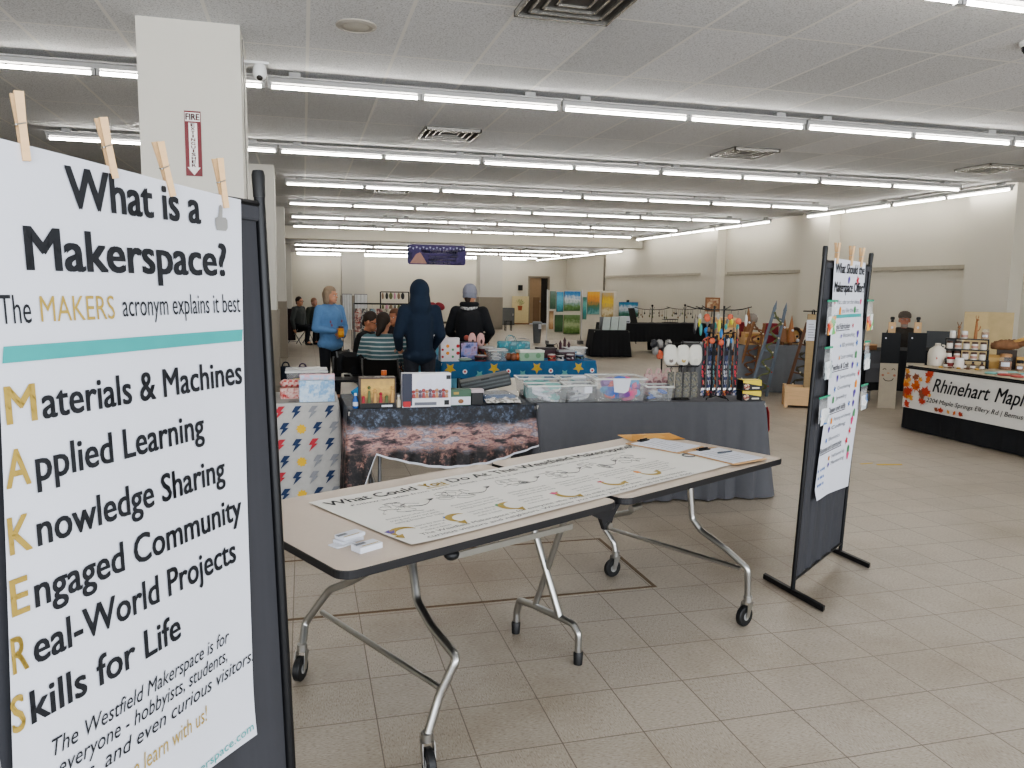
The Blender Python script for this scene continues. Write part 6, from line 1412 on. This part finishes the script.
    if hair:
        Hh = [Eo(hp(0, .025, .055), (.086*k, .098*k, .098*k), HM)]
        if hair_style == 'bob': Hh += [C(hp(s*.07, .02, .05), hp(s*.078, .015, -.085), .038*k, .034*k) for s in (-1, 1)] + [C(hp(0, .075, .03), hp(0, .07, -.09), .07*k, .055*k), Eo(hp(0, .02, .075), (.088*k, .1*k, .085*k), HM)]
        elif hair_style == 'tied': Hh += [C(hp(0, .07, .03), hp(0, .09, -.06), .07*k, .05*k), C(hp(.0, .10, -.05), hp(.03, .10, -.13), .045*k, .03*k)]
        else: Hh += [C(hp(0, .07, .03), hp(0, .075, -.04), .05*k, .04*k)]
        ho = grow('hair', Hh, .009, hair, t, 4)
        # keep the face clear
        inv = HR.inverted().to_3x3(); bm = bmesh.new(); bm.from_mesh(ho.data); kill = [v for v in bm.verts if (lambda q: q.y < -.055*k and q.z < .075*k)(inv @ (v.co-hd))]
        bmesh.ops.delete(bm, geom=kill, context='VERTS'); bm.to_mesh(ho.data); bm.free()
    if extras: extras(t, hp, HM, up, k, jk)
    return t
M_sweat = mat('blue_sweatshirt', '#6288b4', .9, bump=.1, scale=30); M_jean = mat('dark_trousers', '#1d2027', .9); M_hoodie = mat('navy_hoodie', '#1d2c40', .9, bump=.1, scale=30, var=.1)
M_graybrown = mat('grey_brown_hair', '#8f7d69', .7, var=.25, scale=40, stretch=(4, 4, 1)); M_dkhair = mat('dark_brown_hair', '#33271f', .6, var=.3, scale=40)
def woman_x(t, hp, HM, up, k, jk):
    MB().tube([nkp for nkp in [up(.07*cos(a), .005+.06*sin(a), .515) for a in [i*pi/8 for i in range(17)]]], .016, 8, 0).build('collar', M_white, t, smooth=True)
    g = MB()
    for x, z in ((-.09, .30), (-.05, .36), (.06, .37), (.10, .31), (-.07, .25)): g.ell(up(x, -.152+.02*abs(x), z), (.015, .006, .022), 8)
    g.build('embroidery', mat('embroidery', '#8d5a6a', .8), t)
person('woman in a blue sweatshirt and dark trousers standing, holding an orange jar', (.35, 11.0, 0), radians(32), 1.58, arms={-1: ((-.25, .0, .20), (-.07, -.22, .17), (1, -.25, .1), (.2, 1, -.3)), 1: ((.25, .0, .20), (.07, -.22, .10), (-1, -.25, .1), (-.2, 1, .6))}, top=M_sweat, topname='sweatshirt', bottom=M_jean, hair=M_graybrown, hair_style='bob', stout=1.12, head_turn=radians(22), extras=woman_x, hand_curl=.7)
t = thing('juice_jar', 'orange jar with a dark lid held by the woman in blue', 'jar', (.485, 10.755, .97)); MB().lathe([(.035, -.06), (.04, -.05), (.04, .05), (.032, .062)], n=18).build('jar_body', mat('orange_juice', '#d08a2c', .35), t, smooth=True); MB().lathe([(.034, .06), (.034, .085)], n=18).build('lid', mat('lid_dark', '', .5), t, smooth=True); MB().lathe([(.0405, -.03), (.0405, .02)], n=18).build('label', mat('jar_orange_label', '#e0a53e', .5), t, smooth=True)
person('person seen from behind in a navy hoodie with the hood up', (1.24, 8.62, 0), pi+.06, 1.66, top=M_hoodie, topname='hoodie', bottom=mat('charcoal_jeans', '#2b2e37', .9), hood=True, stout=1.14, face=False, arms={-1: ((-.245, -.0, .20), (-.2, -.2, .04), (.3, -1, -.2), (.3, 0, -1)), 1: ((.245, .0, .20), (.2, -.2, .04), (-.3, -1, -.2), (-.3, 0, -1))})
def beanie_x(t, hp, HM, up, k, jk):
    g = MB(); M_ = HM
    rows = []
    g.lathe([(.088, -.0), (.096, .012), (.094, .06), (.10, .065), (.096, .12), (.075, .17), (.04, .2), (.002, .205)], n=24)
    for v in g.b.verts: v.co = hp(v.co.x, v.co.y*1.12+.015, v.co.z-.01)
    g.build('beanie', mat('grey_beanie', '#8a8c98', .9, bump=.4, scale=60, stretch=(1, 1, .3)), t, smooth=True)
    MB().tube([up(.09*cos(a), .02+.085*sin(a), .525+.012*sin(3*a)) for a in [i*pi/8 for i in range(17)]], .035, 10, 0).build('scarf', mat_blotch('scarf_print', ['#c9c7c4', '#6d6d72', '#d8d6d2', '#3c3c42'], 30), t, smooth=True)
    MB().tube([up(.1*cos(a), .03+.09*sin(a), .575) for a in [i*pi/8 for i in range(17)]], .034, 10, 0).build('coat_collar', mat('coat_black', '#16181d', .85), t, smooth=True)
person('person in a black coat and grey knit beanie standing behind the blue table', (2.08, 9.95, 0), pi-.35, 1.60, top=mat('coat_black', '#16181d', .85, bump=.1, scale=20), topname='coat', bottom=M_jean, hair=M_dkhair, stout=1.35, head_turn=-.25, head_down=.12, extras=beanie_x, face=True, arms={-1: ((-.29, -.02, .20), (-.2, -.24, .06), (.3, -1, -.2), (.3, 0, -1)), 1: ((.29, -.02, .20), (.2, -.24, .06), (-.3, -1, -.2), (-.3, 0, -1))})
def chair(lab, loc, rz, m=M_black, grp='folding chairs'):
    t = thing('folding_chair', lab, 'chair', loc, rz, grp)   # sitter faces -y
    MB().poly([(x, y, .44) for x, y in rrect(-.21, .21, -.2, .2, .05)], (0, 0, .025)).build('seat', m, t)
    MB().grid(lambda u, w_: V((-.2+.4*u, .235+.03*sin(pi*u)+.05*w_, .56+.19*w_)), 8, 4).build('backrest', m, t, smooth=True)
    for s in (-1, 1): MB().tube([(s*.21, -.24, .0), (s*.21, .05, .44), (s*.21, .24, .58), (s*.205, .28, .76)], .012, 8, 1).build('leg', M_leg, t, smooth=True); MB().tube([(s*.19, .26, .0), (s*.19, -.12, .44)], .012, 8, 0).build('leg', M_leg, t, smooth=True)
    MB().cyl((-.19, .2, .07), (.19, .2, .07), .009, n=8).build('crossbar', M_leg, t)
    return t
ch = chair('black folding chair under the person in the striped sweater', (.92, 9.42, 0), pi-.25)
M_strip = mat_stripes('striped_knit', '#c3c8c8', '#56757c', .05, .68, 2)
person('person in a grey and teal striped sweater sitting with back turned', (.92, 9.42, 0), pi-.25, 1.70, sit=True, top=M_strip, topname='sweater', bottom=M_jean, hair=M_dkhair, hair_style='tied', stout=1.4, face=True, head_turn=-.2, head_down=.15, arms={-1: ((-.29, -.08, .20), (-.22, -.32, .12), (.4, -1, 0), (0, 0, -1)), 1: ((.29, -.08, .20), (.22, -.32, .12), (-.4, -1, 0), (0, 0, -1))})
chair('black folding chair under the man with glasses', (.74, 10.3, 0), radians(65))
person('man with glasses and a dark shirt sitting, head bowed to the right', (.74, 10.3, 0), radians(65), 1.68, sit=True, top=mat('black_shirt', '#1d1e22', .9), topname='shirt', bottom=M_jean, hair=M_dkhair, stout=1.2, glasses=True, head_down=.35, lean=.12, sleeves='short', skin=M_skin2, arms={-1: ((-.25, -.10, .18), (-.12, -.34, .16), (.4, -1, .2), (.3, 0, -1)), 1: ((.25, -.10, .18), (.12, -.34, .14), (-.4, -1, .2), (-.3, 0, -1))})
chair('folding chair under the half-hidden person beside the hooded figure', (1.30, 11.6, 0), -.2)
person('brown-haired person in dark clothes sitting half hidden beside the hooded figure', (1.30, 11.6, 0), -.2, 1.66, sit=True, top=mat('dark_plum_top', '#2a2328', .9), topname='jacket', bottom=M_jean, hair=mat('auburn_hair', '#6a4631', .6, var=.25, scale=40), hair_style='bob', skin=M_skin2, head_turn=-.5)
o = thing('coat', 'black coat draped over the back of the chair beside the striped sweater', 'coat', (.54, 9.5, 0)); m = MB().grid(lambda u, w_: V((-.14+.28*u, .03*sin(8*u)+.12*(w_ > .8)*(w_-.8)*5, .57+.235*w_-.12*abs(u-.5)**2)), 12, 10); m.build('coat_body', mat('coat_black', '', .9), o, smooth=True)
for s in (-1, 1): MB().tube([(s*.10, -.02, .77), (s*.14, -.05, .70), (s*.13, -.06, .60)], .035, 10).build('sleeve', MC['coat_black'], o, smooth=True)
chair('folding chair carrying a draped black coat', (.54, 9.76, 0), pi)
chair('far folding chair under the grey-coated person by the left columns', (-.12, 21.9, 0), .9, grp='far folding chairs'); chair('far folding chair under the second seated person by the left columns', (.28, 22.4, 0), .7, grp='far folding chairs')
person('far seated person with brown hair and a dark grey coat', (-.12, 21.9, 0), .9, 1.70, sit=True, top=mat('grey_coat', '#4a4f50', .9), topname='coat', bottom=M_jean, hair=M_dkhair, stout=1.2, glasses=True)
person('far seated person with pale reddish hair and an olive coat', (.28, 22.4, 0), .7, 1.62, sit=True, top=mat('olive_coat', '#3d423c', .9), topname='coat', bottom=M_jean, hair=mat('reddish_hair', '#a57f68', .6, var=.2, scale=40), stout=1.25, skin=mat('skin_pink', '#c99a88', .5))
o = thing('coat', 'dark plum coat hanging from the far grey-coated person\'s chair', 'coat', (-.42, 21.75, 0)); MB().grid(lambda u, w_: V((-.2+.4*u, .05*sin(7*u), .12+.85*w_)), 10, 8).build('coat_body', mat('plum_coat', '#2d2228', .9), o, smooth=True); MB().cyl((0, .1, 0), (0, .1, 1.0), .015, n=6).build('stand', M_leg, o)
def cap_x(t, hp, HM, up, k, jk):
    g = MB(); g.lathe([(.093, 0), (.097, .02), (.093, .06), (.07, .095), (.03, .11), (.002, .112)], n=24)
    for v in g.b.verts: v.co = hp(v.co.x, v.co.y*1.1+.012, v.co.z+.045)
    c_ = g.build('cap', mat('taupe_cap', '#5b524b', .9), t, smooth=True)
    MB().grid(lambda u, w_: hp((u-.5)*.15*(1-.3*w_), -.085-.075*w_-.0, .055-.012*w_+.01*sin(pi*u)), 8, 4).build('brim', MC['taupe_cap'], c_, smooth=True)
    MB().grid(lambda u, w_: hp((u-.5)*.1, -.088-.012*sin(pi*u), -.055-.05*w_), 6, 4).build('beard', mat('grey_beard', '#9a8f88', .9), t, smooth=True)
chair('grey folding chair of the man in the cap', (9.62, 10.85, 0), radians(-38), M_leg)
person('man in a taupe cap and dark jacket sitting behind the syrup stall', (9.62, 10.85, 0), radians(-38), 1.74, sit=True, top=mat('dark_jacket', '#3a3632', .9, scale=5, var=.3), topname='jacket', bottom=M_jean, hair=M_graybrown, skin=mat('skin_ruddy', '#bf8670', .5), stout=1.15, extras=cap_x)
o = thing('office_chair', 'grey high-backed chair beside the capped man', 'chair', (9.95, 10.35, 0), radians(-38)); MB().grid(lambda u, w_: V((-.22+.44*u, .22+.04*sin(pi*u)+.06*w_, .45+.55*w_)), 8, 8).build('backrest', mat('chair_grey', '#5c6064', .8), o, smooth=True); MB().box(-.23, .23, -.22, .22, .40, .46).build('seat', MC['chair_grey'], o, bevel=.02); MB().cyl((0, 0, .06), (0, 0, .40), .03, n=10).build('column', M_black, o)
for a in range(5): MB().cyl((0, 0, .06), (.25*cos(a*2*pi/5), .25*sin(a*2*pi/5), .03), .018, n=8).build('foot', M_black, o)
